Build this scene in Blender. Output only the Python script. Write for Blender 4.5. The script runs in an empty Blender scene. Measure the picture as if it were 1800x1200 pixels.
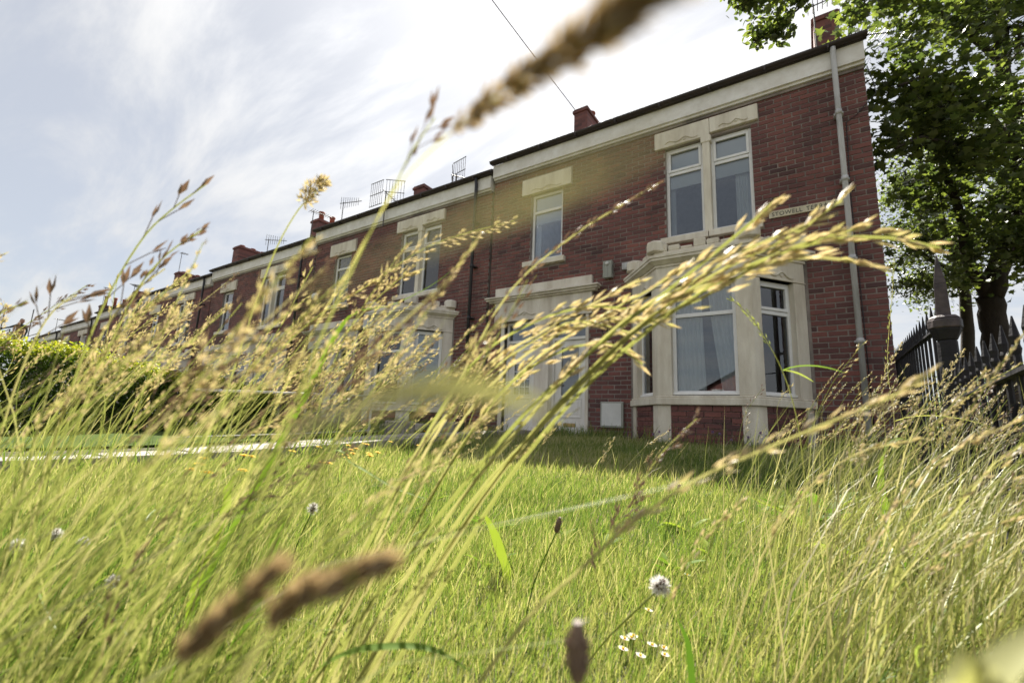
import bpy, math, random
import numpy as np
from mathutils import Vector, Matrix
random.seed(7); rng = np.random.default_rng(7)
scn = bpy.context.scene
COL = scn.collection
rad = math.radians

# ------------------------------------------------------------------ camera
EYE = Vector((0, 0, 0.45))
YAW, PITCH, ROLL, FPX = rad(34.07), rad(10.01), rad(2.316), 800.0     # focal length in pixels of the 1800 px frame
cy, sy, cp, sp = math.cos(YAW), math.sin(YAW), math.cos(PITCH), math.sin(PITCH)
FWD = Vector((-sy * cp, cy * cp, sp)); RT0 = Vector((cy, sy, 0)); UP0 = RT0.cross(FWD)
RT = RT0 * math.cos(ROLL) + UP0 * math.sin(ROLL)
UP = -RT0 * math.sin(ROLL) + UP0 * math.cos(ROLL)
cam = bpy.data.cameras.new('camera'); camo = bpy.data.objects.new('camera', cam); COL.objects.link(camo)
camo.matrix_world = Matrix(((RT.x, UP.x, -FWD.x, EYE.x), (RT.y, UP.y, -FWD.y, EYE.y), (RT.z, UP.z, -FWD.z, EYE.z), (0, 0, 0, 1)))
cam.sensor_width = 36; cam.lens = 36 * FPX / 1800; cam.clip_start = 0.01; cam.clip_end = 2000
cam.dof.use_dof = True; cam.dof.focus_distance = 2.2; cam.dof.aperture_fstop = 4.0
scn.camera = camo
def pix(x, y, d):
    """point seen at photo pixel (x, y), d metres along the view axis"""
    return EYE + (FWD + RT * ((x - 900) / FPX) + UP * ((600 - y) / FPX)) * d

# ------------------------------------------------------------------ sky, sun, exposure
SUN_AZ, SUN_EL = rad(-32), rad(51)      # azimuth from +Y towards +X
w = bpy.data.worlds.new('World'); scn.world = w; w.use_nodes = True
nt = w.node_tree; nt.nodes.clear()
def N(t, tree=None, **k):
    n = (tree or nt).nodes.new(t)
    for a, b in k.items(): setattr(n, a, b)
    return n
LK = nt.links.new
sky = N('ShaderNodeTexSky', sky_type='NISHITA', sun_disc=False, sun_elevation=SUN_EL, sun_rotation=SUN_AZ)
sky.dust_density = .8; sky.ozone_density = 1.5
tc = N('ShaderNodeTexCoord')
sep = N('ShaderNodeSeparateXYZ'); LK(tc.outputs['Generated'], sep.inputs[0])
zz = N('ShaderNodeMath', operation='ADD'); LK(sep.outputs[2], zz.inputs[0]); zz.inputs[1].default_value = 0.22
zm = N('ShaderNodeMath', operation='MAXIMUM'); LK(zz.outputs[0], zm.inputs[0]); zm.inputs[1].default_value = 0.05
dx = N('ShaderNodeMath', operation='DIVIDE'); LK(sep.outputs[0], dx.inputs[0]); LK(zm.outputs[0], dx.inputs[1])
dy = N('ShaderNodeMath', operation='DIVIDE'); LK(sep.outputs[1], dy.inputs[0]); LK(zm.outputs[0], dy.inputs[1])
cmb = N('ShaderNodeCombineXYZ'); LK(dx.outputs[0], cmb.inputs[0]); LK(dy.outputs[0], cmb.inputs[1])
mp = N('ShaderNodeMapping'); mp.inputs['Rotation'].default_value = (0, 0, rad(38)); mp.inputs['Scale'].default_value = (0.75, 2.3, 1)
mp.inputs['Location'].default_value = (1.7, .6, 0)
LK(cmb.outputs[0], mp.inputs[0])
nz = N('ShaderNodeTexNoise'); nz.inputs['Scale'].default_value = 1.25; nz.inputs['Detail'].default_value = 10; nz.inputs['Roughness'].default_value = .6; nz.inputs['Distortion'].default_value = .35
LK(mp.outputs[0], nz.inputs['Vector'])
rp = N('ShaderNodeValToRGB'); rp.color_ramp.elements[0].position = .40; rp.color_ramp.elements[1].position = .64; rp.color_ramp.interpolation = 'EASE'
rp.color_ramp.elements[0].color = (0, 0, 0, 1); rp.color_ramp.elements[1].color = (.75, .75, .75, 1)
LK(nz.outputs['Fac'], rp.inputs[0])
SUND = Vector((math.sin(SUN_AZ) * math.cos(SUN_EL), math.cos(SUN_AZ) * math.cos(SUN_EL), math.sin(SUN_EL)))
dt = N('ShaderNodeVectorMath', operation='DOT_PRODUCT'); LK(tc.outputs['Generated'], dt.inputs[0]); dt.inputs[1].default_value = SUND
dm = N('ShaderNodeMath', operation='MAXIMUM'); LK(dt.outputs['Value'], dm.inputs[0]); dm.inputs[1].default_value = 0
pw = N('ShaderNodeMath', operation='POWER'); LK(dm.outputs[0], pw.inputs[0]); pw.inputs[1].default_value = 7      # thin cloud scatters light forward round the sun
cl = N('ShaderNodeMath', operation='MULTIPLY_ADD'); LK(pw.outputs[0], cl.inputs[0]); cl.inputs[1].default_value = 4.0; cl.inputs[2].default_value = 4.3
cc = N('ShaderNodeVectorMath', operation='SCALE'); cc.inputs[0].default_value = (1.0, .995, .985); LK(cl.outputs[0], cc.inputs['Scale'])
thin = N('ShaderNodeMath', operation='MULTIPLY_ADD'); LK(pw.outputs[0], thin.inputs[0]); thin.inputs[1].default_value = .4; LK(rp.outputs[0], thin.inputs[2])
thin.use_clamp = True
hz = N('ShaderNodeMix', data_type='RGBA'); hz.inputs['Factor'].default_value = .78; LK(sky.outputs[0], hz.inputs['A']); hz.inputs['B'].default_value = (3.1, 3.15, 3.25, 1)      # even high haze
mx = N('ShaderNodeMix', data_type='RGBA'); LK(thin.outputs[0], mx.inputs['Factor']); LK(hz.outputs['Result'], mx.inputs['A']); LK(cc.outputs[0], mx.inputs['B'])
bg = N('ShaderNodeBackground'); bg.inputs['Strength'].default_value = 0.055; LK(mx.outputs['Result'], bg.inputs[0])
wo = N('ShaderNodeOutputWorld'); LK(bg.outputs[0], wo.inputs[0])
sl = bpy.data.lights.new('sun', 'SUN'); sl.energy = 4.3; sl.angle = rad(.6); sl.color = (1, .95, .86)
so = bpy.data.objects.new('sun', sl); COL.objects.link(so)
so.rotation_euler = (-SUND).to_track_quat('-Z', 'Y').to_euler()
scn.view_settings.view_transform = 'Standard'; scn.view_settings.look = 'None'; scn.view_settings.exposure = 1.86; scn.view_settings.gamma = 1
scn.cycles.max_bounces = 7; scn.cycles.diffuse_bounces = 3; scn.cycles.glossy_bounces = 3; scn.cycles.transmission_bounces = 5
scn.cycles.transparent_max_bounces = 8; scn.cycles.use_denoising = True; scn.cycles.caustics_reflective = False; scn.cycles.caustics_refractive = False

# ------------------------------------------------------------------ materials
MATS = {}
def newmat(name):
    m = bpy.data.materials.new(name); m.use_nodes = True; MATS[name] = m
    t = m.node_tree; t.nodes.clear(); o = t.nodes.new('ShaderNodeOutputMaterial')
    return m, t, o
def mat(name, c1, c2=None, rough=.7, scale=6, bump=0, bscale=60, metal=0, streak=False, detail=6, spec=.4):
    """two-tone worn surface: noise mixes c1 and c2, finer noise gives relief"""
    m, t, o = newmat(name); L = t.links.new
    b = t.nodes.new('ShaderNodeBsdfPrincipled'); b.inputs['Roughness'].default_value = rough; b.inputs['Metallic'].default_value = metal
    b.inputs['Specular IOR Level'].default_value = spec
    c2 = c2 or tuple(x * .75 for x in c1)
    co = t.nodes.new('ShaderNodeTexCoord'); v = co.outputs['Object']
    if streak:
        mpn = t.nodes.new('ShaderNodeMapping'); mpn.inputs['Scale'].default_value = (1, 1, .22); L(v, mpn.inputs[0]); v = mpn.outputs[0]
    n = t.nodes.new('ShaderNodeTexNoise'); n.inputs['Scale'].default_value = scale; n.inputs['Detail'].default_value = detail; n.inputs['Roughness'].default_value = .65
    L(v, n.inputs['Vector'])
    r = t.nodes.new('ShaderNodeValToRGB'); r.color_ramp.elements[0].position = .36; r.color_ramp.elements[1].position = .66
    r.color_ramp.elements[0].color = (*c2, 1); r.color_ramp.elements[1].color = (*c1, 1)
    L(n.outputs['Fac'], r.inputs[0]); L(r.outputs[0], b.inputs['Base Color'])
    if bump:
        n2 = t.nodes.new('ShaderNodeTexNoise'); n2.inputs['Scale'].default_value = bscale; n2.inputs['Detail'].default_value = 4; L(co.outputs['Object'], n2.inputs['Vector'])
        bp = t.nodes.new('ShaderNodeBump'); bp.inputs['Strength'].default_value = bump; bp.inputs['Distance'].default_value = .01
        L(n2.outputs['Fac'], bp.inputs['Height']); L(bp.outputs[0], b.inputs['Normal'])
    L(b.outputs[0], o.inputs[0]); return m
def brick_mat(name):
    m, t, o = newmat(name); L = t.links.new
    b = t.nodes.new('ShaderNodeBsdfPrincipled'); b.inputs['Roughness'].default_value = .75; b.inputs['Specular IOR Level'].default_value = .35
    g = t.nodes.new('ShaderNodeNewGeometry'); s = t.nodes.new('ShaderNodeSeparateXYZ'); L(g.outputs['Position'], s.inputs[0])
    def mth(op, a, bb, c=None):
        q = t.nodes.new('ShaderNodeMath'); q.operation = op
        for i, x in enumerate((a, bb, c)):
            if x is None: continue
            if isinstance(x, (int, float)): q.inputs[i].default_value = x
            else: L(x, q.inputs[i])
        return q.outputs[0]
    row = mth('FLOOR', mth('DIVIDE', mth('SUBTRACT', s.outputs[2], .195), .0825), 0)
    half = mth('MULTIPLY', mth('MODULO', mth('ADD', row, 200), 2), .12)
    colm = mth('FLOOR', mth('DIVIDE', mth('ADD', mth('ADD', s.outputs[0], half), 60.005 - .9), .24), 0)
    cv = t.nodes.new('ShaderNodeCombineXYZ'); L(row, cv.inputs[0]); L(colm, cv.inputs[1])
    wn = t.nodes.new('ShaderNodeTexWhiteNoise'); wn.noise_dimensions = '2D'; L(cv.outputs[0], wn.inputs['Vector'])
    r = t.nodes.new('ShaderNodeValToRGB'); e = r.color_ramp.elements
    e[0].position = 0; e[0].color = (.105, .056, .056, 1); e[1].position = 1; e[1].color = (.28, .110, .092, 1)
    for p_, c_ in ((.12, (.15, .070, .067)), (.5, (.20, .085, .079)), (.85, (.24, .098, .086))):
        k = e.new(p_); k.color = (*c_, 1)
    L(wn.outputs[0], r.inputs[0])
    n = t.nodes.new('ShaderNodeTexNoise'); n.inputs['Scale'].default_value = 28; n.inputs['Detail'].default_value = 7; n.inputs['Roughness'].default_value = .7; L(g.outputs['Position'], n.inputs['Vector'])
    n1 = t.nodes.new('ShaderNodeTexNoise'); n1.inputs['Scale'].default_value = 1.1; n1.inputs['Detail'].default_value = 5; L(g.outputs['Position'], n1.inputs['Vector'])
    x = t.nodes.new('ShaderNodeMix'); x.data_type = 'RGBA'; x.blend_type = 'MULTIPLY'; x.inputs['Factor'].default_value = .75
    rr = t.nodes.new('ShaderNodeValToRGB'); rr.color_ramp.elements[0].position = .3; rr.color_ramp.elements[1].position = .72
    rr.color_ramp.elements[0].color = (.36, .36, .37, 1); rr.color_ramp.elements[1].color = (1.15, 1.1, 1.05, 1)
    L(mth('MULTIPLY_ADD', n1.outputs['Fac'], .6, mth('MULTIPLY', n.outputs['Fac'], .4)), rr.inputs[0])
    L(r.outputs[0], x.inputs['A']); L(rr.outputs[0], x.inputs['B']); L(x.outputs['Result'], b.inputs['Base Color'])
    bp = t.nodes.new('ShaderNodeBump'); bp.inputs['Strength'].default_value = .5; bp.inputs['Distance'].default_value = .006
    L(n.outputs['Fac'], bp.inputs['Height']); L(bp.outputs[0], b.inputs['Normal']); L(b.outputs[0], o.inputs[0]); return m
def leaf_mat(name, stops, trans=.45, rough=.5, spec=.35, tint=(1.05, 1.1, .62)):
    """thin leaf: diffuse front, light coming through from behind; colour from per-leaf attribute 'var'"""
    m, t, o = newmat(name); L = t.links.new
    a = t.nodes.new('ShaderNodeAttribute'); a.attribute_name = 'var'
    oi = t.nodes.new('ShaderNodeObjectInfo')
    ad = t.nodes.new('ShaderNodeMath'); ad.operation = 'MULTIPLY_ADD'; L(oi.outputs['Random'], ad.inputs[0]); ad.inputs[1].default_value = .16; L(a.outputs['Fac'], ad.inputs[2])
    r = t.nodes.new('ShaderNodeValToRGB'); e = r.color_ramp.elements
    e[0].position = stops[0][0]; e[0].color = (*stops[0][1], 1); e[1].position = stops[-1][0]; e[1].color = (*stops[-1][1], 1)
    for p_, c_ in stops[1:-1]: k = e.new(p_); k.color = (*c_, 1)
    L(ad.outputs[0], r.inputs[0])
    b = t.nodes.new('ShaderNodeBsdfPrincipled'); b.inputs['Roughness'].default_value = rough; b.inputs['Specular IOR Level'].default_value = spec
    L(r.outputs[0], b.inputs['Base Color'])
    tr = t.nodes.new('ShaderNodeBsdfTranslucent')
    v = t.nodes.new('ShaderNodeMix'); v.data_type = 'RGBA'; v.blend_type = 'MULTIPLY'; v.inputs['Factor'].default_value = 1; v.inputs['B'].default_value = (*tint, 1)
    L(r.outputs[0], v.inputs['A']); L(v.outputs['Result'], tr.inputs[0])
    x = t.nodes.new('ShaderNodeMixShader'); x.inputs[0].default_value = trans; L(b.outputs[0], x.inputs[1]); L(tr.outputs[0], x.inputs[2])
    L(x.outputs[0], o.inputs[0]); return m
def glass_mat(name, tint=(.82, .86, .88)):
    m, t, o = newmat(name); L = t.links.new
    f = t.nodes.new('ShaderNodeFresnel'); f.inputs[0].default_value = 1.5
    tr = t.nodes.new('ShaderNodeBsdfTransparent'); tr.inputs[0].default_value = (*tint, 1)
    g = t.nodes.new('ShaderNodeBsdfGlossy'); g.inputs['Roughness'].default_value = .015; g.inputs['Color'].default_value = (.95, .97, 1, 1)
    n = t.nodes.new('ShaderNodeTexNoise'); n.inputs['Scale'].default_value = 2.2; co = t.nodes.new('ShaderNodeTexCoord'); L(co.outputs['Object'], n.inputs['Vector'])
    bp = t.nodes.new('ShaderNodeBump'); bp.inputs['Strength'].default_value = .02; L(n.outputs['Fac'], bp.inputs['Height']); L(bp.outputs[0], g.inputs['Normal'])
    ma = t.nodes.new('ShaderNodeMath'); ma.operation = 'MULTIPLY'; ma.inputs[1].default_value = 2.0; ma.use_clamp = True; L(f.outputs[0], ma.inputs[0])
    x = t.nodes.new('ShaderNodeMixShader'); L(ma.outputs[0], x.inputs[0]); L(tr.outputs[0], x.inputs[1]); L(g.outputs[0], x.inputs[2]); L(x.outputs[0], o.inputs[0]); return m

M_BRICK = brick_mat('red_brick')
M_MORTAR = mat('mortar', (.38, .33, .30), (.15, .13, .12), .9, 1.6, .5, 90)
M_STONE = mat('cream_painted_stone', (.82, .77, .66), (.60, .54, .44), .75, 4.5, .5, 45, streak=True)
M_STONE2 = mat('pale_stone', (.82, .77, .69), (.58, .52, .44), .8, 4, .5, 45, streak=True)
M_FASCIA = mat('white_eaves_board', (.90, .885, .86), (.72, .69, .64), .6, 3.2, .1, 30)
M_UPVC = mat('white_plastic_frame', (.88, .88, .88), (.78, .78, .77), .35, 4)
M_GUTTER = mat('brown_black_gutter', (.045, .032, .03), (.03, .022, .02), .5, 5)
M_PIPEW = mat('pale_grey_pipe', (.62, .62, .64), (.40, .40, .40), .45, 9, streak=True)
M_PIPEB = mat('black_pipe', (.022, .022, .028), (.03, .03, .036), .4, 6)
M_ROOF = mat('slate', (.09, .085, .085), (.06, .055, .055), .7, 4, .3, 30)
M_BLIND = mat('white_blind', (.88, .87, .85), (.84, .82, .80), .8, 3)
M_CURT = mat('white_curtain', (.85, .84, .83), (.76, .75, .74), .9, 3)
M_DOORW = mat('white_door', (.86, .85, .82), (.72, .69, .64), .5, 3, streak=True)
M_DOORG = mat('grey_door', (.20, .21, .22), (.16, .17, .18), .45, 3)
M_GOLD = mat('brass', (.52, .40, .18), (.38, .28, .12), .4, 8, metal=.7)
M_GREYBOX = mat('grey_green_box', (.36, .37, .33), (.28, .28, .25), .55, 4, streak=True)
M_WHITEBOX = mat('white_box', (.72, .72, .70), (.6, .6, .58), .5, 4)
M_IRON = mat('black_painted_iron', (.014, .014, .017), (.024, .022, .026), .6, 7, .4, 30, spec=.2)
M_IRONW = mat('chipped_iron', (.022, .022, .027), (.11, .085, .085), .55, 9, .5, 30, spec=.25)
M_METAL = mat('aluminium', (.12, .11, .10), (.08, .075, .07), .45, 8, metal=.6)
M_GALV = mat('white_rail', (.70, .69, .66), (.5, .48, .45), .4, 8)
M_DARK = mat('dark_interior', (.05, .048, .045), (.035, .033, .032), .9, 2)
M_POT = mat('terracotta', (.34, .105, .06), (.22, .07, .045), .8, 5)
M_CONC = mat('concrete', (.42, .38, .34), (.24, .215, .185), .9, 5, .6, 60)
M_TURF = mat('artificial_turf', (.085, .115, .035), (.05, .075, .022), .98, 5, .8, 400, spec=.05)
M_SOIL = mat('soil', (.085, .065, .035), (.05, .06, .02), .95, 6, .8, 50)
M_BARK = mat('bark', (.055, .042, .032), (.028, .022, .017), .9, 9, .9, 40, streak=True)
M_TEXT = mat('sign_lettering', (.03, .035, .03), (.05, .055, .045), .6, 9)
M_SIGN = mat('cream_sign', (.66, .60, .44), (.52, .47, .34), .55, 6)
M_GLASS = glass_mat('window_glass')
M_GRASS = leaf_mat('lawn_grass', [(0, (.05, .11, .022)), (.35, (.13, .205, .045)), (.62, (.23, .285, .075)), (.8, (.38, .37, .15)), (1.1, (.54, .48, .31))], .5, .42, .4)
M_STEM = leaf_mat('grass_stem', [(0, (.14, .18, .05)), (.45, (.25, .285, .085)), (.8, (.36, .37, .14)), (1.1, (.48, .43, .25))], .45, .45, .35, (1.0, 1.0, .7))
M_HEAD = leaf_mat('grass_seed_head', [(0, (.33, .35, .13)), (.35, (.44, .39, .21)), (.7, (.50, .41, .28)), (1.1, (.68, .60, .47))], .5, .4, .45, (1.05, .98, .7))
M_HEADP = leaf_mat('purple_backlit_seed_head', [(0, (.12, .085, .075)), (.5, (.21, .15, .115)), (1.1, (.33, .25, .18))], .22, .5, .35, (1.1, .9, .7))  # purple-brown husks, their colour darkened to stand for backlit silhouettes
M_LEAFM = leaf_mat('maple_leaf', [(0, (.045, .066, .032)), (.5, (.085, .118, .046)), (1.1, (.18, .215, .07))], .5, .33, .8, (1.15, 1.2, .5))
M_LEAFS = leaf_mat('small_leaf', [(0, (.07, .09, .045)), (.5, (.12, .15, .065)), (1.1, (.22, .25, .11))], .45, .3, .9, (1.2, 1.3, .5))
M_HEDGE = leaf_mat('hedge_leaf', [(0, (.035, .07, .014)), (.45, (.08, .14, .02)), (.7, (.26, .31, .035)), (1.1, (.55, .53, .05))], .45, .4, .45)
M_WEED = leaf_mat('broad_leaf', [(0, (.05, .11, .015)), (.6, (.12, .20, .03)), (1.1, (.25, .31, .05))], .5, .6, .15)
M_TAN = leaf_mat('tan_seed_head', [(0, (.30, .23, .15)), (.6, (.42, .33, .21)), (1.1, (.56, .46, .29))], .45, .6, .15, (1.05, .95, .7))
M_DRY = leaf_mat('dry_blade', [(0, (.26, .26, .10)), (1.1, (.62, .55, .31))], .42, .7, .05)
M_YEL = leaf_mat('yellow_petal', [(0, (.72, .42, .01)), (1.1, (.80, .55, .02))], .35, .6, .2, (1, .9, .3))
M_WPET = leaf_mat('white_petal', [(0, (.78, .76, .72)), (1.1, (.85, .83, .80))], .35, .6, .2, (1, 1, 1))
M_PURP = leaf_mat('purple_petal', [(0, (.36, .22, .46)), (1.1, (.52, .38, .60))], .35, .6, .2, (1, 1, 1))
M_SKIN = mat('skin', (.50, .30, .22), (.44, .25, .18), .55, 6)
M_CLOTH = mat('dark_shirt', (.035, .05, .045), (.025, .035, .035), .85, 8)
M_TROU = mat('grey_work_trousers', (.12, .11, .10), (.09, .085, .08), .9, 8)
M_HAIR = mat('brown_hair', (.05, .03, .02), (.03, .02, .015), .7, 20)
M_HIVIS = mat('work_vest', (.34, .22, .10), (.28, .18, .09), .8, 8)

# ------------------------------------------------------------------ mesh helpers
class MB:
    def __init__(s): s.v = []; s.f = []; s.a = None
    def add(s, v, f):
        k = len(s.v); s.v += [tuple(p) for p in v]; s.f += [tuple(i + k for i in q) for q in f]; return s
    def box(s, x0, x1, y0, y1, z0, z1):
        return s.add([(x0, y0, z0), (x1, y0, z0), (x1, y1, z0), (x0, y1, z0), (x0, y0, z1), (x1, y0, z1), (x1, y1, z1), (x0, y1, z1)],
                     [(0, 3, 2, 1), (4, 5, 6, 7), (0, 1, 5, 4), (1, 2, 6, 5), (2, 3, 7, 6), (3, 0, 4, 7)])
    def prism(s, poly, z0, z1, poly1=None):
        n = len(poly); p1 = poly1 or poly
        return s.add([(x, y, z0) for x, y in poly] + [(x, y, z1) for x, y in p1],
                     [tuple(range(n))[::-1], tuple(range(n, 2 * n))] + [(i, (i + 1) % n, n + (i + 1) % n, n + i) for i in range(n)])
    def tube(s, pts, r, n=6, cap=True):
        pts = [Vector(p) for p in pts]; m = len(pts)
        rs = [r] * m if isinstance(r, (int, float)) else list(r)
        ref = None; vs = []
        for i, p in enumerate(pts):
            t = (pts[min(i + 1, m - 1)] - pts[max(i - 1, 0)]).normalized()
            if ref is None: ref = t.orthogonal().normalized()
            ref = (ref - t * ref.dot(t)); ref = ref.normalized() if ref.length > 1e-6 else t.orthogonal().normalized()
            b = t.cross(ref)
            vs += [p + (ref * math.cos(2 * math.pi * k / n) + b * math.sin(2 * math.pi * k / n)) * rs[i] for k in range(n)]
        fs = [(i * n + k, i * n + (k + 1) % n, (i + 1) * n + (k + 1) % n, (i + 1) * n + k) for i in range(m - 1) for k in range(n)]
        if cap: fs += [tuple(range(n))[::-1], tuple(range((m - 1) * n, m * n))]
        return s.add(vs, fs)
    def lathe(s, prof, n=12, c=(0, 0, 0)):
        vs = [(c[0] + r * math.cos(2 * math.pi * k / n), c[1] + r * math.sin(2 * math.pi * k / n), c[2] + z) for r, z in prof for k in range(n)]
        m = len(prof)
        return s.add(vs, [(i * n + k, i * n + (k + 1) % n, (i + 1) * n + (k + 1) % n, (i + 1) * n + k) for i in range(m - 1) for k in range(n)] + [tuple(range(n))[::-1], tuple(range((m - 1) * n, m * n))])
    def mesh(s, name, m, base=(0, 0, 0), smooth=False):
        me = bpy.data.meshes.new(name)
        me.from_pydata([(a - base[0], b - base[1], c - base[2]) for a, b, c in s.v], [], s.f)
        me.materials.append(m)
        if smooth: me.shade_smooth()
        return me
def link(name, data, parent=None, loc=(0, 0, 0), rot=(0, 0, 0), **props):
    o = bpy.data.objects.new(name, data); COL.objects.link(o)
    o.location = loc; o.rotation_euler = rot
    if parent: o.parent = parent
    for k, v in props.items(): o[k] = v
    return o
def thing(name, label, cat, loc=(0, 0, 0), group=None, rot=(0, 0, 0)):
    o = link(name, None, None, loc, rot, label=label, category=cat); o.empty_display_size = .1
    if group: o['group'] = group
    return o
def bevel(o, wd=.006, seg=2):
    b = o.modifiers.new('bevel', 'BEVEL'); b.width = wd; b.segments = seg; b.limit_method = 'ANGLE'; return o
def np_mesh(name, V, faces_tri, faces_quad, var, m):
    """big mesh straight from arrays, with a per-vertex 'var' attribute"""
    me = bpy.data.meshes.new(name); nt_, nq = len(faces_tri), len(faces_quad)
    me.vertices.add(len(V)); me.vertices.foreach_set('co', np.asarray(V, np.float32).ravel())
    me.loops.add(nt_ * 3 + nq * 4); me.polygons.add(nt_ + nq)
    me.loops.foreach_set('vertex_index', np.concatenate([np.asarray(faces_tri, np.int32).ravel(), np.asarray(faces_quad, np.int32).ravel()]))
    me.polygons.foreach_set('loop_start', np.concatenate([np.arange(nt_) * 3, nt_ * 3 + np.arange(nq) * 4]).astype(np.int32))
    me.polygons.foreach_set('use_smooth', np.ones(nt_ + nq, bool))
    at = me.attributes.new('var', 'FLOAT', 'POINT'); at.data.foreach_set('value', np.asarray(var, np.float32))
    me.materials.append(m); me.update(calc_edges=True); me.validate(); return me
def text_mesh(body, size, m, extrude=.002):
    c = bpy.data.curves.new('lettering', 'FONT'); c.body = body; c.size = size; c.extrude = extrude; c.align_x = 'LEFT'; c.space_character = 1.12
    o = bpy.data.objects.new('lettering', c); COL.objects.link(o); bpy.context.view_layer.update()
    me = bpy.data.meshes.new_from_object(o.evaluated_get(bpy.context.evaluated_depsgraph_get())); bpy.data.objects.remove(o)
    me.materials.clear(); me.materials.append(m); return me

# ------------------------------------------------------------------ ground
FY = 7.9                        # plane of the house fronts
def gz(x, y):
    x = np.asarray(x, float); y = np.asarray(y, float)
    t = np.clip((y - 1.3) / 6.0, 0, 1); z = .22 * t * t * (3 - 2 * t)
    z = z - .034 * np.clip(-6.0 - x, 0, 45)
    z = z - .03 * np.clip(x - 1.6, 0, 10) * np.clip((y - 1) / 3, 0, 1)
    return z + .02 * np.sin(x * 1.7 + 1) * np.sin(y * 1.3) * np.clip(1 - np.abs(x) / 12, 0, 1)
def G(x, y): return float(gz(x, y))
xs = np.concatenate([np.linspace(-900, -60, 12), np.linspace(-58, -16, 43), np.arange(-15, 6, .25), np.linspace(6.5, 30, 24), np.linspace(40, 900, 12)])
ys = np.concatenate([np.linspace(-900, -30, 12), np.linspace(-28, -4, 13), np.arange(-3, 9, .25), np.linspace(9.5, 40, 30), np.linspace(50, 900, 12)])
XX, YY = np.meshgrid(xs, ys); ZZ = gz(XX, YY); nx = len(xs)
gv = np.stack([XX.ravel(), YY.ravel(), ZZ.ravel()], 1)
gi = np.arange(len(gv)).reshape(len(ys), nx)
gq = np.stack([gi[:-1, :-1], gi[:-1, 1:], gi[1:, 1:], gi[1:, :-1]], -1).reshape(-1, 4)
link('ground', np_mesh('ground', gv, np.zeros((0, 3), int), gq, np.zeros(len(gv)), M_SOIL), kind='structure')

# ------------------------------------------------------------------ houses
HB = (-2.5, FY, .2)             # base point of the house at the street corner; its own coordinates are world coordinates
CACHE = {}
def cached(key, fn):
    if key not in CACHE: CACHE[key] = fn()
    return CACHE[key]
BRH, BRL = .0825, .24
BAY = [(-2.72, FY), (-2.05, 7.1), (-.70, 7.1), (-.06, FY)]
def bay_poly(out):
    """outline of the bay pushed outwards"""
    P = [Vector(p) for p in BAY]; r = []
    def nrm(a, b): d = (b - a).normalized(); return Vector((d.y, -d.x))
    ns = [nrm(P[i], P[i + 1]) for i in range(3)]
    r.append((P[0].x - out / max(abs(ns[0].x), .2) , FY))
    for i in (1, 2):
        m = (ns[i - 1] + ns[i]); m /= m.dot(ns[i]); q = P[i] + m * out; r.append((q.x, q.y))
    r.append((P[3].x + out / max(abs(ns[2].x), .2), FY))
    return r
def solid_wall(b, x0, x1, z0, z1, y0, y1, holes):
    xs_ = sorted({x0, x1, *[h[0] for h in holes], *[h[1] for h in holes]}); zs_ = sorted({z0, z1, *[h[2] for h in holes], *[h[3] for h in holes]})
    for i in range(len(xs_) - 1):
        run = None
        for j in range(len(zs_) - 1):
            cx, cz = (xs_[i] + xs_[i + 1]) / 2, (zs_[j] + zs_[j + 1]) / 2
            inside = any(h[0] < cx < h[1] and h[2] < cz < h[3] for h in holes)
            if not inside: run = [zs_[j], zs_[j + 1]] if run is None else [run[0], zs_[j + 1]]
            if (inside or j == len(zs_) - 2) and run: b.box(xs_[i], xs_[i + 1], y0, y1, *run); run = None
HOLES = [(-2.08, -.66, 3.78, 5.55), (-4.97, -4.20, 3.83, 5.38), (-5.54, -3.63, .1, 2.56), (-2.5, -.28, .95, 2.7)]
NOBRICK = HOLES + [(-2.27, -.53, 5.55, 5.89), (-2.2, -.55, 3.64, 3.78), (-5.2, -3.98, 5.38, 5.76), (-5.12, -4.1, 3.70, 3.83), (-5.81, -3.49, 2.56, 3.33),
                   (-2.75, -.02, 0, 3.22), (-5.62, -5.54, .1, 2.56), (-3.63, -3.57, .1, 2.56)]
HX0, HX1, HZ1 = -6.0, .9, 6.02
def brick_list():
    out = []
    for i in range(int((HZ1 - .2) / BRH) + 1):
        z0 = .2 + i * BRH; z1 = z0 + BRH - .011
        free = [(HX0, HX1)]
        for (a, b, c, d) in NOBRICK:
            if min(z1, d) - max(z0, c) > .02:
                nf = []
                for (p, q) in free:
                    if a > p: nf.append((p, min(q, a)))
                    if b < q: nf.append((max(p, b), q))
                free = [(p, q) for p, q in nf if q - p > .02]
        off = (i % 2) * BRL / 2
        k = HX1 - off - BRL * 32
        while k < HX1:
            for (p, q) in free:
                a, b = max(k, p), min(k + BRL - .011, q)
                if b - a > .03: out.append((a, b, z0, min(z1, HZ1)))
            k += BRL
    return out
BRICKS = brick_list()
def brick_box(b, x0, x1, z0, z1, dy=0.0):
    y0 = FY + dy; c = .004
    b.add([(x0, y0 + .03, z0), (x1, y0 + .03, z0), (x1, y0 + .03, z1), (x0, y0 + .03, z1),
           (x0 + c, y0, z0 + c), (x1 - c, y0, z0 + c), (x1 - c, y0, z1 - c), (x0 + c, y0, z1 - c)],
          [(4, 5, 6, 7), (0, 1, 5, 4), (1, 2, 6, 5), (2, 3, 7, 6), (3, 0, 4, 7)])

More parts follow.
